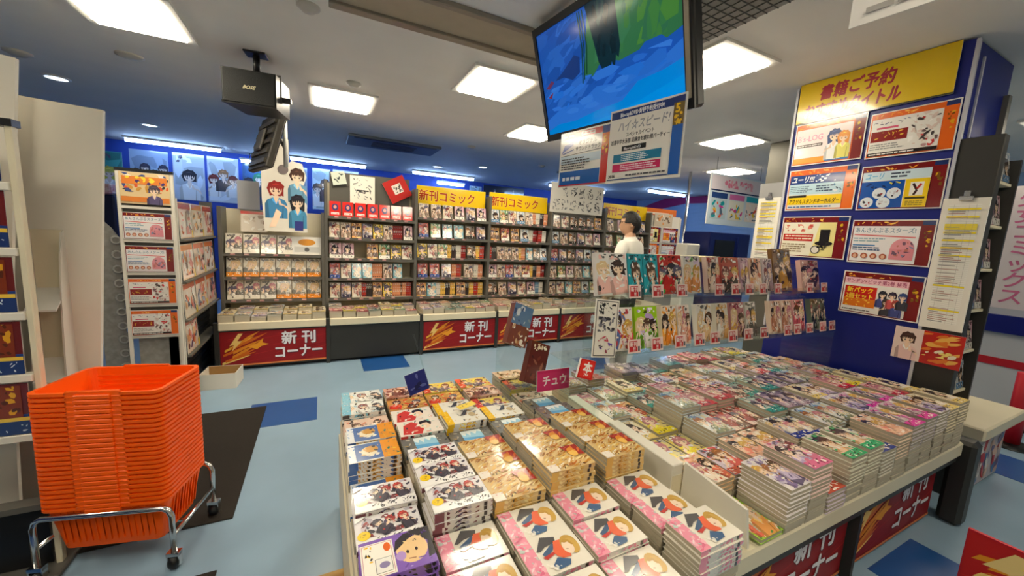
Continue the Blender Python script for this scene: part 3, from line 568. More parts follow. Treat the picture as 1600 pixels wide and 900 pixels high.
# the half beside the pillar
RX = [1.375 + 0.138 * i for i in range(13)]; RY = [0.735, 0.925, 1.115, 1.305, 1.495, 1.685, 1.875]
RK = [['lime', 'lav', 'pinkhair', 'violet', 'green', 'green', 'navy', 'peach', 'magenta', 'magenta', 'lav', 'cream', 'cream'],
      ['orangered', 'violet', 'peach', 'peach', 'navy', 'navy', 'azure', 'azure', 'lav', 'magenta', 'magenta', 'rose', 'cream'],
      ['yellow', 'yellow', 'azure', 'redw', 'redw', 'teal', 'plum', 'plum', 'cream', 'lav', 'rose', 'yellow', 'cream'],
      ['cream', 'yellow', 'azure', 'rose', 'rose', 'redw', 'teal', 'teal', 'plum', 'plum', 'azure', 'violet', 'azure'],
      ['azure', 'orangered', 'teal', 'rose', 'cream', 'redw', 'lav', 'azure', 'plum', 'violet', 'teal', 'azure', 'peach'],
      ['rose', 'azure', 'cream', 'teal', 'lav', 'orangered', 'peach', 'azure', 'rose', 'cream', 'violet', 'teal', 'azure']]
RH = [[.53, .67, .72, .585, .70, .705, .67, .715, .735, .74, .755, .75, .76], [.61, .615, .64, .655, .68, .66, .69, .70, .72, .72, .73, .74, .75], [.575, .58, .665, .65, .65, .69, .70, .69, .71, .70, .72, .72, .74], [.57, .59, .70, .69, .70, .69, .68, .70, .69, .70, .70, .72, .73], [.60, .58, .62, .66, .63, .66, .65, .68, .66, .69, .68, .70, .71], [.58, .6, .62, .6, .64, .62, .64, .66, .64, .66, .66, .68, .68]]
RK.append(RK[3][::-1]); RH.append([.62, .64, .6, .66, .65, .63, .67, .66, .68, .66, .67, .68, .66])
for ri in range(7):
    for ci in range(13):
        key, ztop = RK[ri][ci], RH[ri][ci] + rnd.uniform(-.006, .006); n = max(2, int((ztop - IZ) / TH)); z = ztop; desc = RIGHT[key][1]
        lower = 9 if ri == 0 else (ztop - RH[ri - 1][ci]) / TH + 1; side = 1 if ci == 0 else (ztop - RH[ri][ci - 1]) / TH + 1
        show = int(max(1, min(n, max(lower, side), 7 if ri == 0 else 3)))
        for k in range(n):
            z -= TH
            if z < IZ: break
            x = RX[ci] + rnd.uniform(-.004, .004); y = RY[ri] + rnd.uniform(-.003, .003); rz = rnd.uniform(-.02, .02)
            if k < show:
                lab = f"{desc}, {'top' if k == 0 else ORD[k + 1] + ' down'}, {ORD[13 - ci]} pile from pillar, {ORD[ri + 1]} row back"
                lay_book('stacked_comic', 'R', key, TH, x, y, z, rz, lab, 'comics piled on the pillar half of the island', k == 0, False); nind += 1
            else:
                m = Matrix.Translation((x, y, z)) @ Matrix.Rotation(rz, 4, 'Z'); rest.box(-.062, .062, -.09, .09, 0.0012, TH - .0012, m)
        if z - IZ > 0.001: rest.box(RX[ci] - .06, RX[ci] + .06, RY[ri] - .085, RY[ri] + .085, IZ, z)
print('individual piled comics', nind)
r_ = rest.build('lower_comic_mass', M_PAGES); tag(r_, 'lower volumes of the comic piles on the island', 'comic books', kind='stuff')
# ---------------------------------------------------------------- white card dividers on the island
def divider(pts, th, x, label):
    o = MB().prism(pts, -th, 0).build('white_divider', M_WHITE, None, (x, 0, 0), basis((0, -1, 0), (0, 0, 1)).to_euler()); return tag(o, label, 'divider')
divider([(-0.93, 0.50), (-0.66, 0.50), (-0.68, 0.63), (-0.93, 0.655)], 0.012, 1.265, 'large white card divider beside the front pink comics')
t = thing('white_box', 'narrow white cardboard box beside the gold comics', 'box')
MB().box(1.215, 1.275, 0.94, 1.32, 0.50, 0.645, ch=0.003).build('body', M_WHITE, t); MB().box(1.217, 1.273, 0.938, 0.941, 0.53, 0.6).build('end_flap', M_CREAM, t)
t = thing('white_box', 'white cardboard strip farther back beside the sky-blue comics', 'box')
MB().box(1.215, 1.275, 1.34, 1.66, 0.50, 0.63, ch=0.003).build('body', M_WHITE, t); MB().box(1.217, 1.273, 1.337, 1.341, 0.53, 0.58).build('end_flap', M_CREAM, t)
# ---------------------------------------------------------------- acrylic riser with face-out comics
t = thing('acrylic_riser', 'clear acrylic two-tier riser standing behind the piled comics', 'display stand')
for x in (1.13, 2.13, 3.13):
    MB().prism([(1.30, 0.50), (1.62, 0.50), (1.62, 1.40), (1.55, 1.40), (1.50, 1.24), (1.38, 1.24), (1.38, 1.05), (1.30, 1.05)], -0.004, 0.004).build('side_plate', M_ACRYL, t, (x, 0, 0), (PI / 2, 0, PI / 2))
for z, ya, yb in ((0.97, 1.31, 1.44), (1.225, 1.38, 1.52)):
    MB().box(1.12, 3.14, ya, yb, z, z + 0.008, ch=0.002).build('shelf', M_ACRYL, t); MB().box(1.12, 3.14, ya - 0.005, ya, z, z + 0.035).build('lip', M_ACRYL, t)
MB().box(1.12, 3.14, 1.44, 1.446, 0.98, 1.22).build('back_plate', M_ACRYL, t); MB().box(1.12, 3.14, 1.52, 1.526, 1.235, 1.36).build('back_plate', M_ACRYL, t)
MB().box(1.12, 3.14, 1.53, 1.62, 1.395, 1.403).build('top_plate', M_ACRYL, t)
_SM = {}
def stand_book(name, key, art, x, y, z, wid, hgt, label, group, th=0.02, lean=-0.22, ry=0.0, cat='comic book'):
    """an upright book seen from its front cover, standing at z"""
    k = (key, round(wid, 3), round(hgt, 3), th)
    if k not in _SM:
        base = art.it[0][2]; c = 0.001
        cm = MB().box(-wid / 2, wid / 2, 0, c, 0, hgt).box(-wid / 2, wid / 2, th - c, th, 0, hgt).box(-wid / 2, -wid / 2 + c, c, th - c, 0, hgt).mesh(name, mat('cover_S' + key, base, 0.3, coat=0.3, noise=0.05))
        pm = MB().box(-wid / 2 + c * 1.3, wid / 2 - .003, c, th - c, .003, hgt - .003).mesh('page_block', M_PAGES)
        a2 = Art.__new__(Art); a2.W, a2.H = wid, hgt; a2.it = [([(px * wid / art.W, py * hgt / art.H) for px, py in p], f, cl) for p, f, cl in art.it]
        _SM[k] = (cm, pm, a2.mesh('cover_print', wid, PRINT_GLOSS, 0.00006, (wid / 2, 0)))
    cm, pm, am = _SM[k]
    o = tag(inst(name, cm, (x, y, z + th * abs(math.sin(lean)) + .0005), (lean, ry, 0)), label, cat, group)
    inst('page_block', pm, parent=o); inst('cover_print', am, (0, -0.0003, 0), (PI / 2, 0, 0), o)
    return o
def sc(seed, bg, cols, hair=None, band=None, n=14): return cv_misc(seed, bg, cols, hair, band, n, .7, 1.0)
DISP_T = [(1.152, 1.348, sc(201, (226, 222, 218), [(240, 190, 180), (236, 232, 228), (200, 200, 200), (60, 60, 60)], n=8), 'white and pink magazine'), (1.348, 1.45, sc(202, (40, 160, 176), [(30, 130, 150), (90, 190, 200), (240, 240, 236), (40, 80, 90)], n=6), 'teal magazine nearest the white one'),
          (1.45, 1.556, sc(202, (40, 160, 176), [(30, 130, 150), (90, 190, 200), (240, 240, 236), (40, 80, 90)], n=6), 'teal magazine next to the red comic'), (1.56, 1.73, sc(203, (206, 60, 50), [(190, 40, 36), (240, 226, 206), (60, 170, 70), (50, 34, 34)], (40, 30, 30)), 'red comic with two figures'),
          (1.742, 1.88, sc(204, (230, 226, 220), [(110, 180, 90), (240, 190, 160), (226, 206, 230), (226, 150, 90)]), 'white comic with green and orange'), (1.93, 2.04, sc(205, (216, 190, 180), [(190, 80, 70), (236, 220, 206), (120, 70, 60), (90, 60, 50)]), 'dusty pink comic'),
          (2.05, 2.215, sc(206, (190, 90, 80), [(160, 60, 56), (236, 200, 180), (90, 50, 46), (60, 40, 36)]), 'brick red comic with faces'), (2.225, 2.31, sc(207, (206, 170, 186), [(150, 110, 140), (240, 220, 220), (110, 80, 100), (60, 44, 56)]), 'mauve comic'),
          (2.315, 2.435, sc(208, (236, 200, 176), [(226, 150, 110), (250, 230, 206), (200, 120, 90), (220, 170, 110)]), 'peach comic with a fair figure'), (2.445, 2.55, sc(209, (206, 196, 196), [(170, 150, 160), (230, 220, 216), (140, 110, 110), (90, 80, 80)]), 'pale grey comic'),
          (2.56, 2.76, sc(210, (120, 84, 40), [(60, 44, 40), (220, 180, 50), (40, 30, 34), (190, 140, 40)]), 'tall dark gold comic'), (2.87, 3.09, sc(211, (200, 160, 150), [(150, 60, 56), (230, 200, 190), (90, 60, 56), (70, 44, 44)]), 'brown and crimson comic')]
DISP_L = [(1.205, 1.345, sc(221, (236, 230, 224), [(190, 70, 80), (90, 110, 170), (240, 226, 214), (226, 150, 60)]), 'white floral comic'), (1.357, 1.51, sc(222, (160, 206, 30), [(190, 160, 210), (220, 236, 120), (90, 140, 30), (240, 236, 230)]), 'lime comic with a lilac figure'),
          (1.535, 1.645, sc(223, (240, 222, 196), [(236, 140, 40), (250, 240, 226), (226, 180, 120), (240, 160, 60)]), 'cream comic with orange hair'), (1.65, 1.745, sc(224, (240, 226, 214), [(236, 190, 170), (250, 240, 230), (230, 170, 150), (226, 140, 110)]), 'pale salmon comic'),
          (1.797, 1.92, sc(225, (236, 230, 220), [(236, 200, 150), (250, 246, 236), (200, 200, 190), (230, 180, 110)]), 'off-white comic with a fair figure'), (1.952, 2.06, sc(226, (230, 222, 206), [(220, 170, 100), (240, 236, 226), (180, 160, 130), (226, 190, 120)]), 'ivory and ochre comic'),
          (2.075, 2.205, sc(227, (190, 130, 130), [(150, 60, 80), (230, 200, 190), (110, 60, 80), (220, 170, 90)]), 'crimson and grey comic'), (2.217, 2.316, sc(228, (220, 216, 206), [(110, 110, 100), (240, 236, 230), (80, 76, 70), (60, 56, 50)]), 'white comic with a dark figure'),
          (2.46, 2.57, sc(229, (232, 206, 186), [(226, 160, 130), (250, 236, 220), (190, 130, 100), (140, 90, 60)]), 'sand coloured comic'), (2.575, 2.69, sc(229, (232, 206, 186), [(226, 160, 130), (250, 236, 220), (190, 130, 100), (140, 90, 60)]), 'sand coloured comic next to the pink one'),
          (2.70, 2.835, sc(230, (230, 170, 170), [(206, 90, 100), (250, 220, 214), (60, 50, 50), (90, 60, 60)]), 'pink comic with a dark-haired figure'), (2.91, 3.00, sc(231, (90, 100, 88), [(60, 70, 60), (130, 140, 120), (40, 46, 40), (170, 176, 160)]), 'dark green comic'), (3.005, 3.09, sc(231, (90, 100, 88), [(60, 70, 60), (130, 140, 120), (40, 46, 40), (170, 176, 160)]), 'dark green comic nearest the pillar')]
for i, (xa, xb, ar, d) in enumerate(DISP_T):
    tall = .27 if 'gold' in d else .205
    stand_book('display_comic', 'T%d' % i, ar, (xa + xb) / 2, 1.405, 1.2335, xb - xa - .006, tall, d + ' on the upper acrylic tier', 'comics on the acrylic riser', .028)
for i, (xa, xb, ar, d) in enumerate(DISP_L): stand_book('display_comic', 'B%d' % i, ar, (xa + xb) / 2, 1.33, .9785, xb - xa - .006, .205, d + ' on the lower acrylic tier', 'comics on the acrylic riser', .03)
NEW = Art(.075, .062, (232, 206, 200)).rect(.006, .006, .056, .056, (186, 34, 40)).text('新刊', .009, .032, .02, (240, 226, 220), .044, .02).text('!!', .03, .008, .022, (240, 226, 220), .03, .03).rect(.058, .008, .07, .03, (90, 90, 100))
NEWM = NEW.mesh('tag_print', .075, PRINT_MATT)
nt_ = 0
for lst, y, z, nm in (([1.349, 1.50, 1.674, 1.97, 2.115, 2.238, 2.372, 2.522, 2.883, 3.055], 1.362, 1.233, 'upper'), ([1.309, 1.457, 1.618, 1.762, 1.884, 2.035, 2.173, 2.323, 2.563, 2.67, 2.806, 2.965, 3.08], 1.292, .984, 'lower')):
    for i, x in enumerate(lst):
        o = MB().box(-.0385, .0385, 0, .002, -.001, .063).build('new_release_tag', mat('tag_card', (236, 220, 214), .5), None, (x, y, z), (-.15, 0, 0)); tag(o, f'red and white new-release tag, {ORD[i + 1]} along the {nm} acrylic lip', 'tag', 'new-release tags on the acrylic riser')
        inst('tag_print', NEWM, (-.0375, -.0006, 0), (PI / 2, 0, 0), o)
# handwritten card, heart-pink pop card, book tag, tilted volumes and clear holders
rnd = random.Random(14)
a = Art(.14, .27, (226, 222, 212)); a.rect(.006, .006, .134, .264, (40, 40, 46)).rect(.01, .01, .13, .26, (228, 224, 214)).strokes(.02, .2, .12, .255, 30, [(30, 30, 34)], rnd, .026, 3).strokes(.02, .12, .12, .19, 30, [(50, 50, 60), (120, 120, 130)], rnd, .035, 2.4).strokes(.02, .075, .12, .1, 6, [(190, 70, 90)], rnd, .03, 3).strokes(.02, .02, .12, .07, 9, [(110, 80, 170), (60, 50, 60), (150, 60, 80)], rnd, .03, 3)
board('handwritten_card', a, .135, (1.06, 1.295, .985), (1, 0, -.1), (.0, .12, 1), 'black-and-white handwritten card at the end of the acrylic riser', 'card', mt=PRINT_MATT)
a = Art(.2, .11, (214, 50, 110)).text('チュウ', .03, .03, .05, (250, 236, 236), .15, .02)
for k in range(10): a.ell(.01 + k * .02, .105, .013, .012, (206, 40, 100), 8)
board('pink_pop_card', a, .2, (.99, 1.62, .70), (1, 0, 0), (0, .1, 1), 'hot pink card with white lettering behind the red book tag', 'card', mt=PRINT_MATT)
a = Art(.1, .1, (206, 30, 26)).rect(.008, .008, .092, .092, (226, 50, 40)).text('本', .024, .036, .05, (250, 244, 240), .06, .03).strokes(.02, .014, .08, .03, 5, [(250, 240, 236)], rnd, .016, 2)
board('red_book_tag', a, .085, (.985, 1.29, .905), (1, 0, -.3), (.3, 0.1, 1), 'tilted red square tag with a white book character', 'tag', mt=PRINT_MATT, thick=.012)
for i, (x, y, z, ca, d) in enumerate(((0.84, 1.77, .90, (70, 120, 170), 'leaning comic with blue top behind the maroon one'), (0.92, 1.70, .70, (110, 36, 32), 'leaning maroon comic on a clear holder'))):
    ar = Art(.7, 1.0, (120, 60, 48)) if i == 0 else Art(.7, 1.0, (96, 34, 30)); r2 = random.Random(40 + i)
    if i == 0: ar.rect(0, .5, .7, 1, (90, 120, 160)).strokes(.02, .5, .68, .98, 12, [(200, 210, 220), (60, 80, 120), (120, 140, 160)], r2, .2, 2).strokes(.02, .02, .68, .5, 16, [(170, 110, 70), (200, 160, 120), (90, 40, 36), (230, 220, 206)], r2, .2, 2)
    else: ar.strokes(.02, .02, .68, .7, 18, [(120, 50, 40), (70, 26, 26), (150, 90, 70)], r2, .24, 2).strokes(.08, .78, .62, .96, 12, [(240, 230, 216), (226, 206, 180)], r2, .12, 1.6)
    o = stand_book('display_comic', 'tilt%d' % i, ar, x + .09, y, z, .125, .225, d, 'comics leaning on clear holders', .045, -.28, .36)
t = thing('clear_holder', 'clear acrylic holder carrying the two leaning comics', 'holder')
MB().box(.86, 1.12, 1.86, 1.865, .655, .92).build('back_plate', M_ACRYL, t); MB().box(.86, 1.12, 1.66, 1.865, .655, .662).build('base_plate', M_ACRYL, t); MB().box(.90, 1.10, 1.74, 1.86, .66, .70).build('step', M_ACRYL, t)
t = thing('clear_box', 'clear acrylic box between the comic piles and the riser', 'box')
for b_ in ((1.16, 1.165, 1.36, 1.80, .66, .84), (1.80, 1.805, 1.36, 1.80, .70, .84), (1.16, 1.805, 1.36, 1.364, .70, .84)): MB().box(*b_).build('panel', M_ACRYL, t)
MB().box(1.16, 1.805, 1.36, 1.8, .84, .845).build('top_plate', M_ACRYL, t)
a = Art(.09, .09, (30, 40, 120)).strokes(.01, .01, .08, .08, 6, [(90, 100, 170), (20, 26, 80)], rnd, .04, 3)
o = board('navy_label_stand', a, .11, (.40, 1.905, .645), (1, .12, .25), (-.2, .2, 1), 'small navy card on a thin clear upright among the far comics', 'card', mt=PRINT_MATT)
MB().box(.105, .112, 0, .3, -.003, .001).build('clear_upright', M_ACRYL, o)
a = Art(.14, .05, (226, 196, 60)).strokes(.01, .01, .13, .04, 6, [(120, 100, 30), (240, 220, 120)], rnd, .02, 3)
board('yellow_paper_band', a, .10, (.575, 1.61, .675), (1, .4, 0), (-.4, 1, .12), 'yellow paper slip lying tilted on the yellow-banded comics', 'slip', mt=PRINT_MATT, thick=.002)

# ---------------------------------------------------------------- notices on the pillar
PU, PV = (0, -1, 0), (0, 0, 1)
def hdr(a, W, H, red, right, rnd):
    a.rect(.015, .015, W - .015, H - .015, red); a.strokes(.06, H - .085, W - .3, H - .03, 12, [(240, 150, 40), (250, 190, 80)], rnd, .07, 3)
    a.rect(W - .15, .015, W - .015, H - .015, right); a.strokes(W - .12, .3, W - .04, H - .12, 10, [(226, 170, 30), (120, 80, 20)], rnd, .06, 1.4); a.rect(W - .15, H - .08, W - .015, H - .015, (40, 56, 110)); a.rect(.03, .03, W - .165, H - .1, (238, 234, 226)); return a
W, H = 1.0, .70
def notice(kind, rnd):
    a = Art(W, H, (236, 232, 226)); dr, og = (122, 26, 28), (224, 100, 30)
    if kind == 'log':
        hdr(a, W, H, og, dr, rnd); a.rect(.03, .03, .835, .13, (236, 160, 60)).rect(.5, .03, .835, .1, (80, 130, 190)).rect(.03, .12, .835, .6, (240, 226, 224)); a.text("B's-LOG", .05, .4, .11, (226, 150, 180), .38, .005); a.rect(.05, .3, .44, .345, (50, 44, 44)).copylines(.06, .305, .42, .34, 1, (236, 230, 224), rnd); a.figure(.6, .42, .16, (60, 80, 130), SK, (240, 240, 240), rnd); a.figure(.73, .38, .14, (226, 150, 70), SK, (230, 220, 120), rnd)
    elif kind == 'white':
        hdr(a, W, H, og, (230, 104, 30), rnd); a.strokes(.05, .5, .5, .56, 10, [(120, 120, 150), (90, 90, 110)], rnd, .06, 4).rect(.1, .44, .36, .47, (214, 90, 120)).rect(.04, .25, .48, .41, (140, 30, 28)).strokes(.08, .28, .44, .39, 10, [(240, 190, 60)], rnd, .06, 3).copylines(.05, .12, .46, .22, 3, (150, 150, 150), rnd).strokes(.5, .08, .82, .6, 46, [(250, 246, 240), (190, 150, 150), (110, 90, 90), (206, 60, 60), (226, 206, 196), (80, 70, 70)], rnd, .1, 2).rect(.03, .03, .835, .08, (46, 36, 36)).copylines(.05, .035, .7, .075, 1, (236, 230, 220), rnd)
    elif kind == 'blueyellow':
        hdr(a, W, H, og, (232, 110, 24), rnd); a.rect(.03, .45, .835, .6, (24, 60, 130)).text('ユーリ!!!', .05, .48, .1, (240, 246, 250), .34, .02, .2).strokes(.42, .47, .72, .59, 14, [(230, 240, 246)], rnd, .06, 2).rect(.03, .27, .835, .45, (190, 220, 232)).copylines(.05, .3, .4, .42, 4, (120, 140, 160), rnd).copylines(.45, .3, .7, .42, 3, (60, 80, 110), rnd).strokes(.7, .28, .82, .44, 10, [(80, 130, 170), (40, 60, 90), (230, 236, 240)], rnd, .07, 2).rect(.03, .1, .835, .25, (244, 206, 20)).text('アクリルスタンドキーホルダー', .05, .12, .07, (60, 44, 20), .75, .02, .15).rect(.04, .22, .32, .26, (40, 36, 30)).copylines(.05, .04, .8, .08, 1, (70, 110, 170), rnd)
    elif kind == 'circles':
        hdr(a, W, H, dr, dr, rnd); a.rect(.03, .46, .835, .6, (206, 226, 236)).text('ユーリ', .06, .49, .09, (110, 180, 220), .22, .02, .2).copylines(.38, .48, .62, .58, 2, (70, 80, 100), rnd).rect(.03, .03, .56, .45, (24, 84, 170)).strokes(.05, .34, .54, .43, 14, [(20, 40, 90), (200, 190, 70)], rnd, .07, 3)
        for cx, cy in ((.27, .26), (.45, .25), (.13, .12), (.34, .11)): a.ell(cx, cy, .085, .085, (222, 230, 236)); a.strokes(cx - .05, cy - .05, cx + .05, cy + .05, 5, [(60, 60, 70), (150, 60, 60), (200, 200, 206)], rnd, .07, 2)
        a.rect(.57, .03, .835, .45, (244, 206, 30)).rect(.63, .2, .78, .4, (240, 236, 226)).line([(.66, .38), (.71, .28), (.68, .21)], .03, (60, 30, 30)).line([(.75, .37), (.71, .3)], .03, (180, 50, 40)).rect(.59, .15, .81, .18, (70, 60, 20)).copylines(.6, .05, .8, .13, 3, (150, 130, 30), rnd)
    elif kind == 'hat':
        hdr(a, W, H, dr, dr, rnd); a.rect(.03, .03, .835, .6, (240, 226, 150)).poly([(.03, .03), (.5, .03), (.6, .6), (.03, .6)], (242, 236, 214)).strokes(.06, .44, .5, .57, 22, [(226, 130, 110), (250, 240, 220), (206, 90, 80)], rnd, .09, 1.5).rect(.05, .28, .52, .4, (196, 40, 34)).copylines(.08, .3, .5, .39, 2, (246, 226, 200), rnd).copylines(.05, .08, .45, .24, 4, (150, 130, 100), rnd).rect(.62, .25, .76, .48, (36, 34, 34)).ell(.69, .25, .13, .04, (36, 34, 34)).ell(.58, .14, .07, .07, (60, 60, 60)).ell(.58, .14, .055, .055, (226, 220, 206)).strokes(.6, .14, .78, .28, 8, [(30, 30, 30), (60, 56, 50)], rnd, .08, 2)
    elif kind == 'stars':
        hdr(a, W, H, dr, dr, rnd); a.rect(.03, .03, .835, .6, (240, 236, 236)).text('あんさんぶるスターズ!', .05, .5, .075, (120, 150, 170), .74, .012).line([(.05, .46), (.8, .43)], .02, (222, 120, 120)).copylines(.05, .34, .45, .42, 2, (150, 180, 190), rnd).rect(.05, .28, .34, .3, (70, 130, 190)).copylines(.05, .2, .48, .27, 2, (60, 90, 130), rnd).ell(.67, .25, .14, .16, (226, 150, 160)).rect(.53, .08, .81, .25, (222, 140, 150)).strokes(.56, .12, .8, .36, 16, [(140, 140, 170), (200, 120, 110), (120, 90, 110)], rnd, .08, 2)
        for cx in (.1, .22, .34, .46): a.ell(cx, .12, .045, .045, (176, 96, 70)); a.ell(cx, .115, .025, .03, (226, 180, 150))
    elif kind == 'sunday':
        hdr(a, W, H, dr, dr, rnd); a.rect(.03, .5, .835, .6, (240, 190, 200)).text('ヤンデン×ピッチ第2巻 発売', .05, .52, .06, (160, 50, 90), .76, .012).rect(.05, .26, .47, .46, (206, 40, 30)).rect(.05, .12, .47, .26, (226, 120, 30)).text('新パック', .08, .36, .08, (250, 210, 40), .34, .02).text('2冊セット', .07, .26, .08, (250, 220, 60), .36, .02).strokes(.08, .13, .44, .25, 10, [(250, 200, 60)], rnd, .07, 2)
        for k, hc in enumerate(((40, 40, 50), (70, 60, 50), (50, 40, 60), (160, 70, 60), (50, 70, 120))): a.figure(.55 + k * .06, .36 - (k % 2) * .12, .09, hc, SK, ((70, 80, 140), (60, 60, 70), (206, 90, 90))[k % 3], rnd)
        a.copylines(.05, .05, .5, .08, 1, (90, 80, 80), rnd)
    return a
GR = 'laminated notices on the blue pillar'
a = Art(1.0, .35, (226, 190, 10)); a.rect(0, 0, 1, .012, (60, 60, 20)).text('書籍ご予約', .16, .19, .105, (166, 40, 50), .5, .025, .12).text('おすすめタイトル', .05, .05, .105, (166, 40, 50), .66, .025, .12)
board('heading_board', a, .80, (PX - .014, 1.765, 2.415), PU, PV, 'yellow heading board with red lettering at the top of the blue pillar', 'sign', mt=PRINT_GLOSS)
for kind, c, z, lab in (('log', 0, 2.12, 'pale pink magazine notice under the yellow heading'), ('white', 1, 2.11, 'white art notice with an orange edge under the yellow heading'), ('blueyellow', 0, 1.795, 'blue and yellow key-holder notice'), ('circles', 1, 1.785, 'blue and yellow notice with round goods pictures'), ('hat', 0, 1.455, 'pale yellow notice with a black hat'), ('stars', 1, 1.445, 'white notice with four round portraits'), ('sunday', 1, 1.11, 'lowest notice with red and yellow text panels')):
    board('laminated_notice', notice(kind, random.Random(len(kind) * 7 + c)), .42 if c == 0 else .395, (PX - .008, 1.757 if c == 0 else 1.318, z), PU, PV, lab + ' on the blue pillar', 'notice', group=GR)
rnd = random.Random(71); a = Art(.3, .2, (190, 34, 26)); a.strokes(.12, .01, .29, .19, 18, [(226, 120, 40), (170, 24, 24), (240, 180, 80)], rnd, .09, 3, .3).rect(0, 0, .13, .2, (236, 214, 206)).figure(.065, .13, .06, (70, 44, 40), SK, (236, 200, 196), rnd).strokes(.13, .05, .28, .1, 9, [(250, 220, 120), (250, 236, 206)], rnd, .04, 2, .4)
board('red_promo_card', a, .29, (PX - .012, 1.01, .885), PU, (0, 0, 1), 'red promotional card with a figure below the clipboard list', 'card')
def list_sheet(seed):
    r = random.Random(seed); a = Art(.2, .84, (232, 228, 216)); a.rect(.03, .04, .17, .8, (238, 236, 226))
    for k in range(62):
        y = .045 + k * .0122
        if r.random() < .22: a.rect(.03, y, .17, y + .012, (240, 216, 30))
        a.rect(.03, y, .17, y + .0012, (190, 186, 176))
        if r.random() < .7: a.rect(.035, y + .003, .035 + r.uniform(.04, .12), y + .007, r.choice([(150, 146, 140), (170, 120, 110), (120, 120, 120)]))
    for x in (.055, .12, .15): a.rect(x, .04, x + .001, .8, (170, 166, 158))
    return a
for y, x, z, lab, s in ((.915, PX - .02, 1.10, 'clipboard with a yellow-marked list on the front edge of the blue pillar', 3), (1.985, PX + .02, 1.17, 'clipboard with a yellow-marked list beyond the far edge of the blue pillar', 4)):
    o = board('clipboard', list_sheet(s), .175, (x, y, z), PU, (0, 0, 1), lab, 'clipboard', thick=.008, mt=PRINT_MATT)
    c = MB().box(.06, .115, .72, .745, 0, .012, ch=.003).box(.075, .10, .735, .775, 0, .008, ch=.003).build('clip', M_CHROME, o)
MB().box(PX + .0295, PX + .04, 1.78, 1.99, 1.16, 2.02).build('wing_panel', mat('wing_grey', (150, 150, 150), .5), pillar)

# ---------------------------------------------------------------- television and the posters below it
tv = thing('television', 'large television showing a blue and green picture, hung from the ceiling', 'television', (1.22, 1.62, 2.35)); 
yw, tl, rl = -1.503, .301, -.041
r_v = Vector((math.cos(yw), math.sin(yw), 0)); n_v = Vector((math.sin(yw) * math.cos(tl), -math.cos(yw) * math.cos(tl), -math.sin(tl))); u_v = r_v.cross(-n_v)
r2 = r_v * math.cos(rl) + u_v * math.sin(rl); u2 = u_v * math.cos(rl) - r_v * math.sin(rl)
tv.rotation_euler = basis(r2, u2).to_euler()
MB().box(-.5, .5, -.3, .3, -.07, -.008, ch=.012).build('casing', M_BLACK, tv)
b_ = MB(); b_.box(-.5, .5, -.3, -.265, -.008, .004).box(-.5, .5, .265, .3, -.008, .004).box(-.5, -.475, -.265, .265, -.008, .004).box(.462, .5, -.265, .265, -.008, .004); b_.build('bezel', M_BLACK, tv)
MB().box(.47, .49, -.26, .29, .004, .008).build('silver_trim', mat('silver_trim', (190, 180, 156), .3, .6), tv)
rnd = random.Random(12); a = Art(.94, .53, (26, 80, 168))
a.strokes(.01, .12, .55, .52, 70, [(30, 86, 174), (24, 74, 158), (36, 94, 182), (28, 82, 170), (42, 100, 188)], rnd, .2, 3.2, .35)
a.poly([(.36, .24), (.43, .53), (.94, .53), (.94, .27), (.86, .25), (.8, .3), (.72, .25), (.6, .24), (.5, .28), (.42, .22)], (46, 104, 66)).strokes(.44, .27, .93, .52, 40, [(50, 110, 64), (58, 116, 58), (44, 100, 70), (66, 122, 54), (52, 112, 74)], rnd, .17, 2.4, 1.3)
a.poly([(.41, .53), (.60, .53), (.615, .30), (.60, .255), (.585, .27), (.57, .215), (.555, .25), (.535, .205), (.515, .235), (.50, .215), (.47, .27)], (14, 40, 50)).strokes(.46, .28, .59, .52, 14, [(18, 48, 58), (12, 34, 42), (24, 56, 60)], rnd, .12, 3, 1.5)
a.poly([(0, .08), (.16, .13), (.3, .12), (.44, .17), (.6, .15), (.72, .2), (.85, .19), (.94, .23), (.94, .12), (.6, .06), (.3, .03), (0, .0)], (40, 104, 196)).strokes(.02, .08, .92, .24, 36, [(44, 108, 200), (36, 98, 190), (50, 114, 204), (32, 102, 196)], rnd, .18, 4, .15)
a.poly([(0, 0), (.94, 0), (.94, .16), (.84, .14), (.7, .13), (.6, .07), (.42, .06), (.25, .04), (.1, .045), (0, .02)], (0, 124, 206)).poly([(.2, 0), (.94, 0), (.94, .10), (.7, .05), (.5, .02)], (0, 134, 218))
a.poly([(.12, .27), (.2, .3), (.3, .35), (.34, .33), (.33, .26), (.27, .24), (.2, .27)], (24, 54, 116)).poly([(.03, .25), (.09, .28), (.11, .265), (.06, .24)], (96, 50, 84)).poly([(.04, .2), (.09, .22), (.07, .19)], (110, 44, 70))
for x in (.345, .36, .38): a.line([(x, .2 + (x - .34)), (x + .02, .36), (x + .01, .52)], .008, (20, 60, 48))
sm = a.mesh('screen', .937, mat('screen_glow', rough=.12, spec=.5, attr=True, estr=.75), .00005, (a.W / 2, a.H / 2)); inst('screen', sm, (-.006, 0, -.004), (0, 0, 0), tv)
tvh = thing('television_bracket', 'dark ceiling bracket carrying the television', 'bracket', (1.32, 1.62, CZ)); MB().box(-.04, .16, -.15, .15, -.03, 0).build('ceiling_plate', M_BLACK, tvh); MB().tube([(.06, 0, -.02), (.06, 0, -.36)], .025, 10).build('pole', M_BLACK, tvh)
def at_poster(s, p): return Vector((p[0] * s / 1.3, p[1] * s / 1.3, 1.5 + (p[2] - 1.5) * s / 1.3))
s_ = 1.57
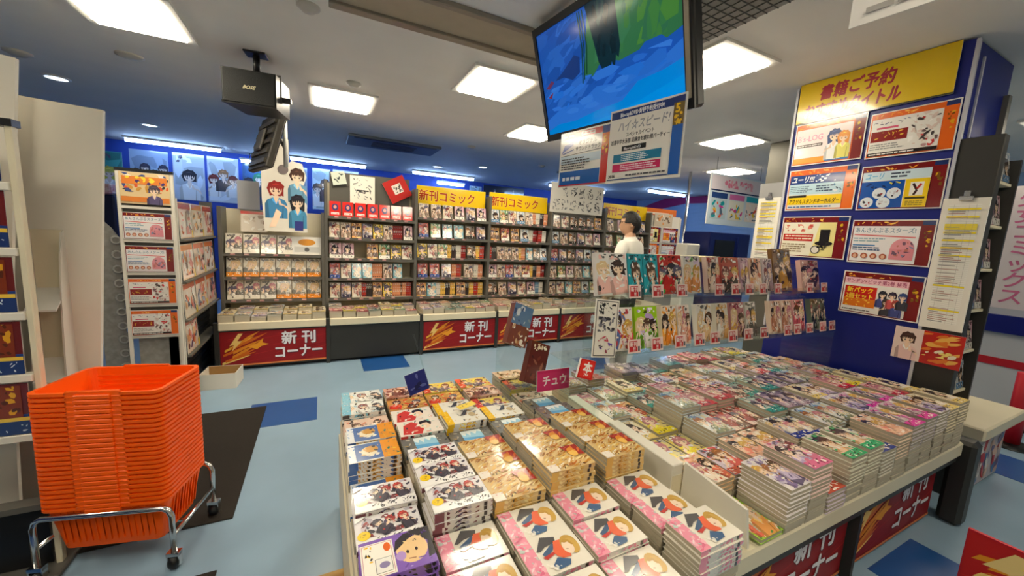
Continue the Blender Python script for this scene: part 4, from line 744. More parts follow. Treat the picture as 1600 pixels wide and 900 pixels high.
rnd = random.Random(33); a = Art(.30, .247, (238, 234, 224)); a.rect(.006, .215, .29, .24, (196, 34, 36)).copylines(.02, .219, .1, .236, 1, (250, 240, 236), rnd).rect(.13, .22, .21, .236, (246, 236, 230)).copylines(.135, .222, .205, .234, 1, (190, 40, 40), rnd).rect(.006, .004, .25, .07, (28, 96, 176)).rect(.006, .105, .25, .14, (196, 214, 226)).line([(.01, .14), (.25, .15)], .003, (30, 40, 60))
a.rect(.252, .006, .29, .21, (206, 50, 36)).rect(.252, .15, .29, .21, (226, 120, 30)).text('5', .258, .172, .03, (240, 190, 30), .03, .03).rect(.252, .21, .29, .24, (40, 66, 140)).strokes(.256, .12, .286, .165, 8, [(240, 190, 40), (120, 70, 20)], rnd, .016, 1.5).poly([(.012, .15), (.03, .19), (.08, .2), (.085, .185), (.035, .165)], (60, 90, 190)).line([(.02, .15), (.09, .165)], .004, (40, 70, 150)).text('オリジナル', .115, .183, .018, (30, 30, 34), .12, .012).text('サウンドトラック', .1, .157, .018, (30, 30, 34), .145, .012).copylines(.015, .075, .2, .13, 5, (70, 70, 76), rnd).copylines(.03, .02, .18, .05, 1, (226, 236, 246), rnd).rect(.006, .004, .29, .009, (196, 50, 50))
lo, ro = at_poster(s_, (.982, 1.541, 1.727)), at_poster(s_, (1.036, 1.255, 1.727))
board('hanging_poster', a, (ro - lo).length - .004, lo, ro - lo, (0, 0, 1), 'smaller hanging poster with a red edge under the television', 'poster')
a = Art(.34, .30, (236, 232, 222)); a.rect(.006, .262, .29, .292, (22, 52, 120)).text('Blu-ray&DVD 好評予約受付中!', .05, .268, .018, (236, 240, 246), .2, .02).text('ハイ☆スピード!', .04, .212, .036, (150, 154, 160), .235, .012, .15).text('スペシャルイベント', .085, .185, .016, (34, 34, 38), .13, .012).text('岩鳶中学水泳部 記録会お疲れ様パーティー', .012, .16, .017, (34, 34, 38), .27, .012).rect(.07, .128, .185, .148, (24, 24, 26)).text('Blu-ray&DVD', .08, .132, .012, (240, 240, 240), .1, .015).rect(.03, .083, .255, .117, (26, 122, 160)).copylines(.07, .086, .2, .114, 4, (214, 236, 242), rnd).rect(.03, .045, .255, .076, (206, 40, 96)).copylines(.07, .048, .24, .073, 3, (246, 214, 226), rnd).text('2016', .012, .022, .014, (40, 40, 44), .05, .02).copylines(.1, .022, .28, .034, 1, (90, 90, 96), rnd).rect(.006, .012, .29, .016, (24, 60, 120))
a.rect(.292, .012, .334, .292, (24, 92, 182)).rect(.292, .19, .334, .27, (120, 96, 40)).text('5', .298, .235, .036, (244, 196, 20), .034, .03).strokes(.296, .19, .33, .235, 12, [(240, 190, 30), (70, 50, 20)], rnd, .018, 1.5).rect(.292, .27, .334, .292, (30, 50, 120))
lo, ro = at_poster(s_, (1.030, 1.262, 1.724)), at_poster(s_, (1.089, .972, 1.726))
hp = board('hanging_poster', a, (ro - lo).length + .02, lo, ro - lo, (0, 0, 1), 'larger hanging poster with a blue edge under the television', 'poster')
for x in (.06, .28): MB().box(x, x + .02, .2, .33, -.008, -.004).build('tape', M_WHITE, hp)
# corner of a hanging drawing at the very top
a = Art(1.0, .5, (236, 232, 226)); a.ell(.17, .13, .06, .10, (150, 146, 142)).ell(.17, .15, .05, .09, (238, 234, 228)).poly([(.14, .08), (.21, .09), (.175, .02)], (80, 70, 74)).ell(.36, .18, .05, .09, (200, 196, 192)).poly([(.36, .1), (.5, .14), (.49, .09), (.4, .07)], (130, 126, 128)).strokes(.55, .08, .95, .45, 24, [(190, 186, 182), (120, 116, 116), (210, 206, 200)], random.Random(2), .12, 4).copylines(.03, .015, .15, .04, 1, (170, 166, 160), random.Random(1))
o = board('hanging_drawing', a, 1.05, (1.215, .585, 2.068), (.10, -1, 0), (0, 0, 1), 'white hanging sheet with grey line drawing near the ceiling', 'poster', mt=PRINT_MATT)
for x in (.06, .98): MB().box(x - .001, x + .001, .52, .63, -.003, -.001).build('cord', M_WHITE, o)
# ================================================================== hanging loudspeaker and monitor
t = thing('loudspeaker', 'black loudspeaker hung on a ceiling bracket', 'loudspeaker', (-0.44, 3.43, 2.43), (0, 0, -.12))
pr = [(-.165, -.11), (.15, -.11), (.15, .11), (-.165, .11)]
MB().prism([(-.17, 0), (.16, 0), (.19, .30), (-.10, .30)], -.118, .118).build('cabinet', M_BLACK, t)
MB().box(-.165, .155, -.012, 0, -.112, .112, ch=.008).build('grille', mat('speaker_grille', (18, 22, 22), .7, bump=.5, bscale=400), t)
MB().box(-.172, .162, -.008, .004, -.120, -.104).build('lower_lip', M_BLACK, t)
lt = Art(.16, .035, (18, 22, 22)); lt.it = []; lt.text('BOSE', .0, .0, .026, (214, 206, 170), .12, .03, .45)
inst('lettering', lt.mesh('lettering', .16, mat('silver_badge', rough=.3, attr=True), .0001), (-.045, -.0135, -.012), (PI / 2, 0, 0), t)
bk = MB().tube([(-.175, .1, -.05), (-.175, .1, .14), (.17, .1, .14), (.17, .1, -.05)], .008, 6); bk.build('yoke', M_GREY, t)
MB().tube([(0.02, .1, .14), (0.02, .1, .255)], .022, 10).build('stem', M_BLACK, t); MB().box(-.05, .09, .04, .16, .255, .268, ch=.003).build('ceiling_plate', M_BLACK, t); MB().box(.165, .23, .12, .17, -.03, .0).build('side_clamp', M_BLACK, t)
t = thing('hanging_monitor', 'black hanging monitor seen from its back edge below the loudspeaker', 'monitor', (-.43, 4.3, 2.21), (0, .27, .35))
MB().box(-.035, .02, -.3, .3, -.26, .26, ch=.01).build('casing', mat('monitor_back', (62, 58, 50), .5, noise=.3, nscale=14), t); MB().box(.02, .028, -.28, .28, -.24, .24).build('screen', M_BLACK, t)
for k in range(5): MB().box(-.05, -.035, -.26, .26, -.22 + k * .09, -.18 + k * .09).build('vent_rib', mat('rib_metal', (110, 104, 92), .4, .4, noise=.3, nscale=30), t)
MB().box(-.075, -.05, -.1, .1, -.1, .1, ch=.01).build('mount', M_GREY, t); MB().tube([(.0, .1, .1), (.1, .13, .12), (.16, .08, .04)], .018, 8).build('arm', M_GREY, t)
o = MB().tube([(-.30, 4.42, CZ), (-.30, 4.42, 2.03)], .02, 10).build('ceiling_pole', mat('white_pole', (206, 206, 200), .4), None); tag(o, 'white ceiling pole behind the hanging monitor', 'pole')

# ================================================================== baskets on their cart
M_BASK = mat('orange_basket_plastic', (255, 98, 8), .38, noise=.04, nscale=9, spec=.4)
def rrect(a, b, r, n=4):
    out = []
    for cx, cy, t0 in ((a - r, b - r, 0), (-a + r, b - r, PI / 2), (-a + r, -b + r, PI), (a - r, -b + r, 1.5 * PI)):
        out += [(cx + r * math.cos(t0 + PI / 2 * i / n), cy + r * math.sin(t0 + PI / 2 * i / n)) for i in range(n + 1)]
    return out
def basket_mesh():
    b = MB(); H = .20; lv = []
    for z, s, o in ((0.0, .82, 0), (.10, .90, 0), (H - .012, .975, 0), (H - .012, 1.0, .006), (H, 1.0, .006), (H, .975, -.002), (.10, .895, -.003), (.004, .815, -.003)):
        lv.append([(x * s + (o if x > 0 else -o), y * s + (o if y > 0 else -o), z) for x, y in rrect(.215, .15, .035)])
    n = len(lv[0]); vs = [p for l in lv for p in l]
    fs = [(i * n + j, i * n + (j + 1) % n, (i + 1) * n + (j + 1) % n, (i + 1) * n + j) for i in range(len(lv) - 1) for j in range(n)]
    fs += [tuple(range(n - 1, -1, -1)), tuple((len(lv) - 1) * n + j for j in range(n))]
    b.add(vs, fs)
    for sy in (-1, 1):                                  # raised ribs outside and inside the long walls
        for i in range(15):
            x = -.155 + i * .022; 
            b.add([(x, sy * .1415, .182), (x + .004, sy * .1415, .182), (x + .004, sy * .1275, .03), (x, sy * .1275, .03), (x, sy * .1485, .182), (x + .004, sy * .1485, .182), (x + .004, sy * .1345, .03), (x, sy * .1345, .03)], [(0, 1, 2, 3), (4, 7, 6, 5), (0, 3, 7, 4), (1, 5, 6, 2), (0, 4, 5, 1), (3, 2, 6, 7)])
        for k in range(6):
            z = .05 + k * .022; yy = .123 + .0235 * z / .2 + .0
            b.box(-.165 - .02 * z / .2, .165 + .02 * z / .2, sy * (yy - .006) - .003, sy * (yy - .006) + .003, z, z + .005)
    for sx in (-1, 1):
        for i in range(9):
            y = -.09 + i * .022; b.add([(sx * .205, y, .182), (sx * .205, y + .004, .182), (sx * .186, y + .004, .03), (sx * .186, y, .03), (sx * .212, y, .182), (sx * .212, y + .004, .182), (sx * .193, y + .004, .03), (sx * .193, y, .03)], [(0, 1, 2, 3), (4, 7, 6, 5), (0, 3, 7, 4), (1, 5, 6, 2), (0, 4, 5, 1), (3, 2, 6, 7)])
    return b.mesh('shopping_basket', M_BASK)
BM = basket_mesh(); HM = MB().tube([(-.09, 0, 0), (-.085, 0, .008), (.085, 0, .008), (.09, 0, 0)], .006, 6).mesh('handle', M_BASK)
EM = MB().box(-.06, .06, -.004, .012, -.014, .004, ch=.003).mesh('grip_notch', M_BASK)
BX, BY, BR = -.775, 2.14, -.235
NB = 25
for k in range(NB):
    z = .115 + k * .0202
    lab = 'topmost orange plastic shopping basket of the nested tower on the cart' if k == NB - 1 else ('lowest orange plastic shopping basket, resting in the chrome cart' if k == 0 else f'orange plastic shopping basket, {ORD[NB - k]} from the top of the nested tower')
    o = tag(inst('shopping_basket', BM, (BX, BY, z), (0, 0, BR)), lab, 'basket', 'nested orange shopping baskets')
    for sy in (-1, 1):
        inst('handle', HM, (0, sy * .152, .196), (0, 0, 0), o)
        inst('grip_notch', EM, (0, sy * .153 - (0 if sy > 0 else .0), .19), (0, 0, 0 if sy > 0 else PI), o)
t = thing('basket_cart', 'chrome wheeled cart under the tower of orange baskets', 'cart', (BX, BY, 0), (0, 0, BR))
for sy in (-1, 1):
    MB().tube([(-.235, sy * .16, .075), (-.235, sy * .16, .245), (-.225, sy * .16, .272), (-.205, sy * .16, .283), (.205, sy * .16, .283), (.225, sy * .16, .272), (.235, sy * .16, .245), (.235, sy * .16, .075)], .0115, 10).build('end_hoop', M_CHROME, t)
for sx in (-1, 1): MB().tube([(sx * .235, -.16, .15), (sx * .235, .16, .15)], .009, 8).build('side_rail', M_CHROME, t)
MB().tube([(-.235, 0, .15), (-.19, 0, .105), (.19, 0, .105), (.235, 0, .15)], .008, 8).build('cross_bar', M_CHROME, t)
for sx in (-1, 1):
    for sy in (-1, 1):
        c = MB().lathe([(.001, .018), (.022, .018), (.03, .008), (.03, -.008), (.022, -.018), (.001, -.018)], 16, Matrix.Translation((0, 0, .03)) @ Matrix.Rotation(PI / 2, 4, 'Y')).build('caster', M_BLACK, t, (sx * .235, sy * .16, 0)); MB().box(-.024, -.019, -.012, .012, .02, .075).box(.019, .024, -.012, .012, .02, .075).box(-.024, .024, -.015, .015, .062, .078).build('fork', M_CHROME, c)

# ================================================================== white panels and racks on the near aisle
o = MB().prism([(-1.75, 0.0), (-1.035, 0.0), (-.892, 1.964), (-1.25, 1.98), (-1.75, 2.0)], -.025, 0).build('white_display_sheet', M_WHITE, None, (0, 2.5, 0), (PI / 2, 0, 0)); tag(o, 'tall plain white panel standing behind the basket cart', 'panel')
o = MB().prism([(-1.9, 0.0), (-1.24, 0.0), (-1.2, .9), (-1.085, 2.09), (-1.9, 2.19)], -.02, 0).build('white_display_sheet', M_WHITE, None, (0, 2.36, 0), (PI / 2, 0, 0)); tag(o, 'white panel behind the near card rack at the picture edge', 'panel')
t = thing('leaflet_holder', 'empty white cardboard leaflet holder fixed to the tall white panel', 'holder', (0, 2.396, 0))
MB().box(-1.165, -1.065, .095, .105, .55, 1.41).build('back_card', M_CREAM, t)
for x in (-1.165, -1.062): MB().prism([(.105, .55), (.105, 1.41), (.085, 1.40), (.06, 1.3), (.035, 1.1), (.0, .6), (.0, .55)], -.003, .003).build('side_card', M_WHITE, t, (x, 0, 0), (PI / 2, 0, PI / 2))
for z in (1.12, .79): MB().prism([(-.005, z - .06), (.1, z + .03), (.1, z + .022), (-.005, z - .068)], -.05, .05).build('pocket', mat('bright_card', (240, 236, 226), .6), t, (-1.113, 0, 0), (PI / 2, 0, PI / 2))
# near card rack
t = thing('card_rack', 'white rack of blue and maroon product cards at the picture edge', 'rack', (-1.0, 2.12, 0))
for x in (-.02, -.78): MB().box(x, x + .02, -.012, .02, .0, 1.80, ch=.003).build('post', M_CREAM if x > -.5 else M_WHITE, t)
MB().box(-.80, .005, -.02, .03, 1.79, 1.815).build('top_cap', M_BLACK, t)
for z in (1.575, 1.335, 1.09, .845, .60): MB().box(-.78, -.02, -.02, .02, z - .015, z + .015, ch=.003).build('rail', M_WHITE, t)
MB().box(-.76, -.03, -.004, .004, .03, .30).build('kick_board', M_BLACK, t); MB().box(-.80, 0.0, -.03, .03, .29, .315).build('lower_bar', M_GREY, t); MB().box(-.82, .02, -.09, .09, 0, .025, ch=.006).build('foot', M_GREY, t)
def card_art(rnd, i):
    a = Art(.36, .21, (34, 62, 130)); 
    if i == 0: a.strokes(.0, .0, .36, .21, 40, [(230, 120, 30), (240, 200, 40), (226, 226, 236), (60, 90, 170), (190, 60, 40)], rnd, .1, 2)
    else:
        a.rect(0, .08, .36, .21, (104, 28, 30)).rect(0, .02, .25, .16, (206, 222, 232)).rect(0, .09, .22, .16, (40, 90, 150)).strokes(.02, .03, .2, .15, 16, [(30, 50, 90), (230, 236, 240), (90, 150, 190)], rnd, .05, 3).rect(.27, .03, .34, .2, (130, 50, 24)).strokes(.275, .08, .335, .2, 12, [(226, 160, 30), (90, 40, 20)], rnd, .03, 1.4)
    a.rect(.27, .055, .36, .07, (236, 196, 70)).rect(.27, 0, .36, .055, (30, 54, 110)).strokes(.28, .01, .35, .05, 5, [(200, 214, 230)], rnd, .02, 3); return a
for i, z in enumerate((1.593, 1.353, 1.108, .863, .618)):
    for j, xx in enumerate((-1.395, -1.76)): board('product_card', card_art(random.Random(i * 5 + j), i), .355, (xx, 2.108, z), (1, 0, 0), (0, .02, 1), f"{'comic-art' if i == 0 else 'blue and maroon'} product card, {ORD[i + 1]} row down, {'beside' if j == 0 else 'far from'} the near rack post", 'card', group='product cards on the near rack', mt=PRINT_GLOSS)
o = MB().box(-1.75, -1.02, 2.56, 3.2, .01, .05, ch=.004).box(-1.7, -1.3, 2.5, 2.56, .02, .16).build('wood_board', M_WOOD, None); tag(o, 'pale wooden board lying on the floor behind the card rack', 'board')

# ================================================================== poster rack facing the back aisle
PUL = (1, 0, 0)
t = thing('poster_stand', 'white framed stand with five stacked posters at the end of the wall rack', 'stand', (-1.33, 3.82, 0))
for x in (0, .305): MB().box(x, x + .022, 0, .02, .0, 1.82, ch=.003).build('post', M_WHITE, t)
for k in range(6): MB().box(.022, .305, 0, .02, .555 + k * .2465, .575 + k * .2465).build('crossbar', M_WHITE, t)
MB().box(0, .327, -.005, .025, 1.81, 1.83).build('top_cap', M_BLACK, t); MB().box(.02, .31, .022, .03, .57, 1.8).build('back_panel', M_GREY, t); MB().box(.05, .29, .03, .06, .02, .55).build('lower_panel', mat('lace_grey', (150, 148, 142), .8, noise=.25, nscale=25), t)
for k, kd in enumerate(('white', 'white', 'stars', 'stars')):
    ar = notice(kd, random.Random(50 + k)); board('poster_sheet', ar, .283, (-1.307, 3.815, .577 + k * .2465), PUL, PV, f"{'white art' if k < 2 else 'white notice with round portraits'} poster, {ORD[k + 1]} from the bottom of the stand", 'poster', group='posters on the white stand')
rnd = random.Random(3); a = Art(1, .8, (226, 200, 150)).strokes(.02, .3, .98, .78, 30, [(226, 90, 40), (60, 50, 60), (240, 230, 220), (206, 150, 60), (60, 80, 140)], rnd, .2, 2).rect(.05, .5, .95, .7, (226, 130, 50)).strokes(.08, .5, .92, .7, 12, [(250, 220, 60), (60, 44, 110)], rnd, .14, 1.5).rect(.02, .05, .98, .18, (222, 130, 50)).figure(.68, .36, .2, (70, 60, 80), SK, (90, 80, 120), rnd)
board('poster_sheet', a, .283, (-1.307, 3.815, 1.577), PUL, PV, 'orange comic-art poster at the top of the white stand', 'poster', group='posters on the white stand')
# lace-edged grey banner beside the stand
lp = [(-.075, 0)] + [(.075 + .012 * math.sin(i * 1.9), i * .06) for i in range(22)] + [(.03, 1.36), (-.02, 1.42), (-.075, 1.38)]
o = MB().prism(lp, -.008, 0).build('lace_banner', MATS['lace_grey'], None, (-1.50, 4.1, .02), (PI / 2, 0, 0)); tag(o, 'grey lace-patterned banner with a scalloped edge beside the poster stand', 'banner')
for i in range(11): 
    ring = MB().lathe([(.022, 0), (.03, .004), (.036, 0), (.03, -.004), (.022, 0)], 10).build('lace_ring', mat('lace_light', (176, 174, 168), .8), o, (.05, .12 + i * .115, .006))
# wall rack with promo cards, seen along its length
t = thing('wall_rack', 'dark rack of promotional cards running toward the back bookcases', 'rack', (-1.0, 3.87, 0))
MB().box(-.10, -.07, 0, 1.05, .0, 1.62).build('back_panel', M_CHAR, t)
for k in range(14): MB().box(-.07, -.062, 0, 1.05, .08 + k * .05, .11 + k * .05).build('slat', M_BLACK, t)
for z in (1.325, .99, .675, .38): MB().box(-.07, .03, 0, 1.05, z - .02, z, ch=.003).build('shelf', M_GREY, t)
MB().box(-.1, .0, -.02, 0, 0, 1.64).build('end_panel', M_WHITE, t); MB().box(-.1, .0, 1.05, 1.08, 0, 1.66).build('end_panel', M_GREY, t)
for i, z in enumerate((1.328, .993, .678, .383)):
    for j in range(3 if i < 3 else 1):
        r2_ = random.Random(i * 9 + j); ar = Art(.3, .27, (226, 200, 170)); ar.rect(.01, .01, .29, .26, r2_.choice([(236, 224, 206), (240, 232, 226), (226, 206, 190)])).rect(.01, .22, .29, .26, r2_.choice([(206, 90, 50), (190, 60, 50), (224, 130, 50)])).strokes(.02, .03, .28, .22, 26, [(206, 100, 70), (110, 90, 90), (240, 236, 230), (226, 170, 120), (90, 110, 150), (226, 150, 150)], r2_, .1, 2)
        ar.rect(.26, .0, .3, .06, (236, 200, 90))
        board('promo_card', ar, .32, (-.992, 3.885 + j * .345, z), (0, 1, 0), (-.05, 0, 1), f'promotional card {["nearest the stand", "in the middle", "nearest the bookcases"][j]} on shelf {ORD[i + 1]} down of the wall rack', 'card', group='promotional cards on the wall rack')
# open box on the floor
t = thing('cardboard_box', 'open white cardboard box on the floor before the low bookcase', 'box', (-.83, 4.15, 0), (0, 0, -.08))
M_KRAFT = mat('kraft_card', (176, 138, 86), .7, noise=.08)
for b_ in ((-.135, .135, -.12, -.114, 0, .14), (-.135, .135, .114, .12, 0, .14), (-.135, -.129, -.114, .114, 0, .14), (.129, .135, -.114, .114, 0, .14)): 
    MB().box(*b_).build('side', M_WHITE, t)
MB().box(-.128, .128, -.113, .113, .002, .02).build('bottom', M_KRAFT, t); MB().box(-.128, .128, .108, .1135, .02, .139).build('inner_lining', M_KRAFT, t)
for x, y in ((.03, .02), (.08, -.02)): 
    o = MB().lathe([(.001, .03), (.02, .025), (.028, 0), (.02, -.025), (.001, -.03)], 12).build('paper_ball', M_WHITE, None, (-.83 + x, 4.15 + y, .051)); tag(o, f"{'larger' if x < .05 else 'smaller'} crumpled white paper ball in the open box", 'paper', 'paper balls in the box')

# ================================================================== comics on the back bookcases
PAL = [((206, 60, 50), [(60, 80, 150), (236, 226, 214), (150, 30, 30), (90, 60, 60)], 'red'), ((226, 150, 60), [(190, 70, 40), (246, 220, 150), (110, 70, 50), (60, 40, 40)], 'orange'), ((226, 222, 210), [(90, 84, 80), (206, 190, 170), (150, 60, 60), (50, 44, 44)], 'white'), ((236, 196, 30), [(60, 50, 50), (250, 230, 120), (190, 90, 40), (40, 34, 34)], 'yellow'),
       ((90, 170, 200), [(240, 236, 226), (50, 90, 140), (226, 190, 150), (60, 50, 50)], 'light blue'), ((206, 150, 170), [(160, 80, 120), (240, 220, 220), (110, 80, 110), (70, 50, 60)], 'pink'), ((60, 140, 80), [(230, 226, 206), (40, 90, 60), (206, 170, 90), (50, 44, 40)], 'green'), ((110, 100, 130), [(60, 56, 80), (200, 190, 206), (206, 150, 120), (40, 36, 44)], 'violet grey'),
       ((220, 200, 180), [(190, 120, 90), (240, 230, 214), (110, 80, 66), (70, 50, 46)], 'beige'), ((90, 80, 74), [(50, 46, 44), (170, 150, 130), (190, 70, 60), (36, 32, 32)], 'dark brown'), ((190, 60, 50), [(240, 210, 190), (110, 30, 30), (226, 150, 60), (50, 36, 36)], 'crimson'), ((214, 216, 216), [(110, 150, 190), (240, 240, 240), (90, 100, 120), (60, 56, 60)], 'pale grey')]
SART = [cv_misc(300 + i, soft(bg, .28), [soft(q, .3) for q in c], band=random.Random(i).choice([None, c[0], (240, 236, 226)]), n=12, W=.7, H=1.0) for i, (bg, c, d) in enumerate(PAL)]
redbox = Art(.7, 1.0, (206, 40, 34)).ell(.35, .6, .2, .24, (60, 60, 110)).ell(.35, .62, .1, .12, (226, 150, 140)).rect(.1, .1, .6, .26, (236, 210, 206)).strokes(.12, .12, .58, .24, 6, [(190, 60, 60)], random.Random(4), .12, 2)
magart = [cv_misc(340 + i, (222, 216, 200), [(120, 116, 110), (236, 230, 218), (170, 160, 140), (90, 84, 76)], band=(230, 140, 30) if i else (226, 220, 206), n=16, W=.7, H=1.0) for i in range(2)]
SEQ = {0: [[-1, -1, -1, -1], [-2] * 6, [-1, -1, -1, -2, -2, -2]],
       1: [['r'] * 7, [2, 8, 1, 7, 3, 8, 's', 5], [5, 5, None, 1, 6, 3, 2], [0, 2, 4, 4, 's', 8, 4, None], [2, 7, 2, 's', 1, 3, 's', 's']],
       2: [[8, 8, 2, 5, 7, 5], [0, 6, 4, 4, 9, 7], [3, 2, 6, 's', 's', 9, 's'], [0, 0, 7, 's', 8, 's'], [1, 4, 's', 's', 1, 's', 's']],
       3: [[11, 6, 2, 11, 8, 's', 's'], [1, 10, 1, 11, 's', 's'], ['s', 8, 8, 8, 's', 4, 9, 11], [5, 8, 0, 2, 10, 's', 's'], [9, 8, 7, 2, 5, 's']],
       4: [[8, 2, 9, 9, 9, 1], [11, 8, 9, 7, 2, 5], [0, 7, 9, 7, 11, 2], [8, 6, 5, 8, 4, 9], [8, 2, 4, 1, 11, 6]],
       5: [[8, 5, 11, 7], [2, 6, 9, 2], [5, 2, 8, 7], [4, 8, 2, 5], [8, 1, 2, 6]]}
spine_cols = [(226, 220, 206), (190, 60, 50), (236, 190, 90), (60, 50, 50), (226, 150, 110), (110, 150, 180), (236, 230, 220), (150, 40, 40)]
SPINES = []
for i, c in enumerate(spine_cols):
    r3 = random.Random(i); s = Art(.14, 1.0, c); s.strokes(.03, .3, .11, .92, 7, [tuple(255 - v for v in c) if i % 2 else (60, 50, 50), (240, 236, 226)], r3, .1, 1.4).rect(.02, .05, .12, .12, (60, 50, 60)); SPINES.append(s)
for u in range(6):
    xa, xb = EDGE[u] + .045, EDGE[u + 1] - (.04 if u in (0, 5) else .01)
    for ri, seq in enumerate(SEQ[u]):
        z = ROWS[u][ri] + .001; n = len(seq); pitch = (xb - xa) / n; rr = random.Random(u * 10 + ri)
        if u == 0 and ri == 0: pitch = .155
        for k, c in enumerate(seq):
            xc = xa + pitch * (k + .5)
            if c is None: continue
            where = f'{ORD[k + 1]} along {ORD[ri + 1]} shelf of the {["low cream", "red-topped", "first yellow-signed", "second yellow-signed", "manga-sheet", "last yellow-signed"][u]} bookcase'
            if c == 's':
                for q in range(6):
                    wd = .0215; xs = xc - .066 + q * .0222; si = rr.randrange(8) if q % 3 == 0 else si
                    stand_book('spine_out_comic', 'sp%d' % si, SPINES[si], xs, SHY + .01, z, wd, .172, f'spine-out comic {ORD[q + 1]} in run {where}', 'comics shelved spine out', .11, 0.0)
            else:
                ar, d, h, w_ = (redbox, 'red boxed comic', .17, .118) if c == 'r' else ((magart[0], 'white magazine', .205, .142) if c == -1 else ((magart[1], 'white magazine with orange band', .205, .142) if c == -2 else (SART[c], PAL[c][2] + ' comic', .176, min(.125, pitch - .012))))
                stand_book('shelved_comic', 'sh' + str(c), ar, xc, SHY - .028, z, w_, h, d + ' ' + where, 'comics facing out on the back bookcases', .02, -.2)
# extra items on the low bookcase: cut-out figures and a framed leaflet
rnd = random.Random(9)
a = Art(.42, .76, (232, 226, 214)); a.rect(.0, .0, .42, .76, (232, 226, 214)).figure(.13, .44, .13, (150, 40, 36), SK, (60, 130, 180), rnd).figure(.33, .60, .12, (70, 44, 36), SK, (110, 160, 190), rnd).figure(.33, .32, .12, (36, 34, 44), SK, (70, 140, 180), rnd).rect(.3, .02, .38, .12, (50, 56, 130)).poly([(.06, .04), (.12, .05), (.18, .2), (.13, .24)], (244, 214, 186)).ell(.2, .66, .05, .05, (120, 110, 110))
o = MB().prism([(.02, 0), (.42, 0), (.42, .3), (.36, .42), (.42, .6), (.38, .74), (.28, .76), (.22, .7), (0, .7), (0, .35)], -.006, 0).build('cutout_panel', M_WHITE, None, (-.56, 4.86, 1.40), (PI / 2, 0, 0)); tag(o, 'white cut-out panel with three drawn figures on the low bookcase', 'cutout')
o.rotation_euler = (PI / 2 - .05, 0, 0)
a.it = a.it[2:]; inst('print', a.mesh('print', .42, PRINT_MATT), (0, 0, .001), (0, 0, 0), o)
o = MB().box(0, .22, -.01, 0, 0, .75).build('white_pillar_card', M_WHITE, None, (-.53, 5.0, 1.64)); tag(o, 'plain tall white card behind the cut-out figures', 'card')
o = MB().box(0, .2, -.01, 0, 0, .3).build('grey_card', mat('grey_card', (170, 172, 176), .6), None, (-.80, 5.06, 1.62)); tag(o, 'plain pale grey card on top of the low bookcase', 'card')
a = Art(.24, .22, (226, 216, 200)).rect(.0, .19, .24, .22, (190, 60, 50)).strokes(.02, .02, .22, .18, 16, [(250, 246, 236), (150, 130, 110), (206, 190, 170)], rnd, .07, 2)
board('boxed_leaflet', a, .24, (-.77, 4.98, 1.38), (1, 0, 0), (0, .1, 1), 'small red-topped framed leaflet beside the cut-out figures', 'leaflet')
a = Art(.24, .16, (222, 220, 214)).ell(.12, .11, .07, .03, (206, 140, 50)).rect(.02, .02, .22, .07, (190, 190, 186)).ell(.12, .045, .02, .02, (90, 90, 90))
board('silver_pack', a, .3, (-.30, 4.9, 1.155), (1, 0, 0), (0, .2, 1), 'silver wrapped pack at the end of the top cream shelf', 'pack', thick=.03)
# comics lying on the ledges
mass = MB(); rr = random.Random(6); keys = ['cream', 'lav', 'peach', 'azure', 'teal', 'rose', 'navy', 'violet', 'yellow', 'green']
for u in range(6):
    n = 7; x0 = EDGE[u] + .10; 
    for k in range(n):
        for j, y in enumerate((4.585, 4.765)):
            if u >= 5 and k > 3: continue
            x = x0 + k * .136; zt = .525 + rr.uniform(0, .045) + (.02 if j else 0); key = rr.choice(keys if u else ['cream', 'lav', 'azure']) if k < 4 or u else 'cream'
            if zt > .5165 + .002: mass.box(x - .062, x + .062, y - .09, y + .09, .501, zt)
            lay_book('ledge_comic', 'R', key, TH, x, y, zt, rr.uniform(-.03, .03), f'{RIGHT[key][1]}, {ORD[k + 1]} along {["front", "rear"][j]} ledge row of the {["low cream", "red-topped", "first yellow-signed", "second yellow-signed", "manga-sheet", "last yellow-signed"][u]} bookcase', 'comics on the bookcase ledges', True, False)
o = mass.build('ledge_comic_mass', M_PAGES); tag(o, 'lower volumes of the comic piles on the bookcase ledges', 'comic books', kind='stuff')

# ================================================================== far wall posters
rnd = random.Random(44)
def far_poster(x0, x1, z0, z1, bg, hair, n, label, cloth=(60, 66, 80)):
    a = Art((x1 - x0), (z1 - z0), bg); a.strokes(.02, .02, a.W - .02, a.H - .02, 8, [tuple(min(255, int(c * 1.1)) for c in bg), tuple(int(c * .85) for c in bg)], rnd, .4, 2)
    for k in range(n): a.figure(a.W * (k + .6) / (n + .2), a.H * (.62 if k % 2 else .5), a.H * .26 / (1 + .2 * n), hair[k % len(hair)], (230, 214, 206), cloth if k % 2 else (226, 230, 236), rnd)
    if n == 1: a.strokes(.05, a.H * .8, a.W * .6, a.H * .95, 8, [(250, 250, 250), (90, 90, 110)], rnd, .1, 1.6)
    board('wall_poster', a, x1 - x0, (x0, Y1 - .004, z0), (1, 0, 0), (0, 0, 1), label, 'poster', mt=PRINT_GLOSS, group='posters on the far wall', step=.0004)
far_poster(-2.86, -2.36, 1.80, 2.58, (150, 170, 200), [(40, 40, 50), (60, 60, 76)], 4, 'far wall poster with a group in dark suits', (40, 44, 56))
far_poster(-2.30, -1.86, 1.80, 2.60, (190, 200, 216), [(50, 50, 60)], 1, 'far wall poster with a single figure in white', (236, 236, 240))
far_poster(-1.82, -1.36, 1.80, 2.60, (196, 206, 220), [(110, 50, 50), (150, 110, 80), (90, 40, 50)], 3, 'far wall poster with three red-haired figures')
far_poster(-1.30, -.95, 1.80, 2.58, (60, 90, 130), [(40, 44, 60), (60, 120, 100)], 2, 'dark blue far wall poster beside the hanging monitor')
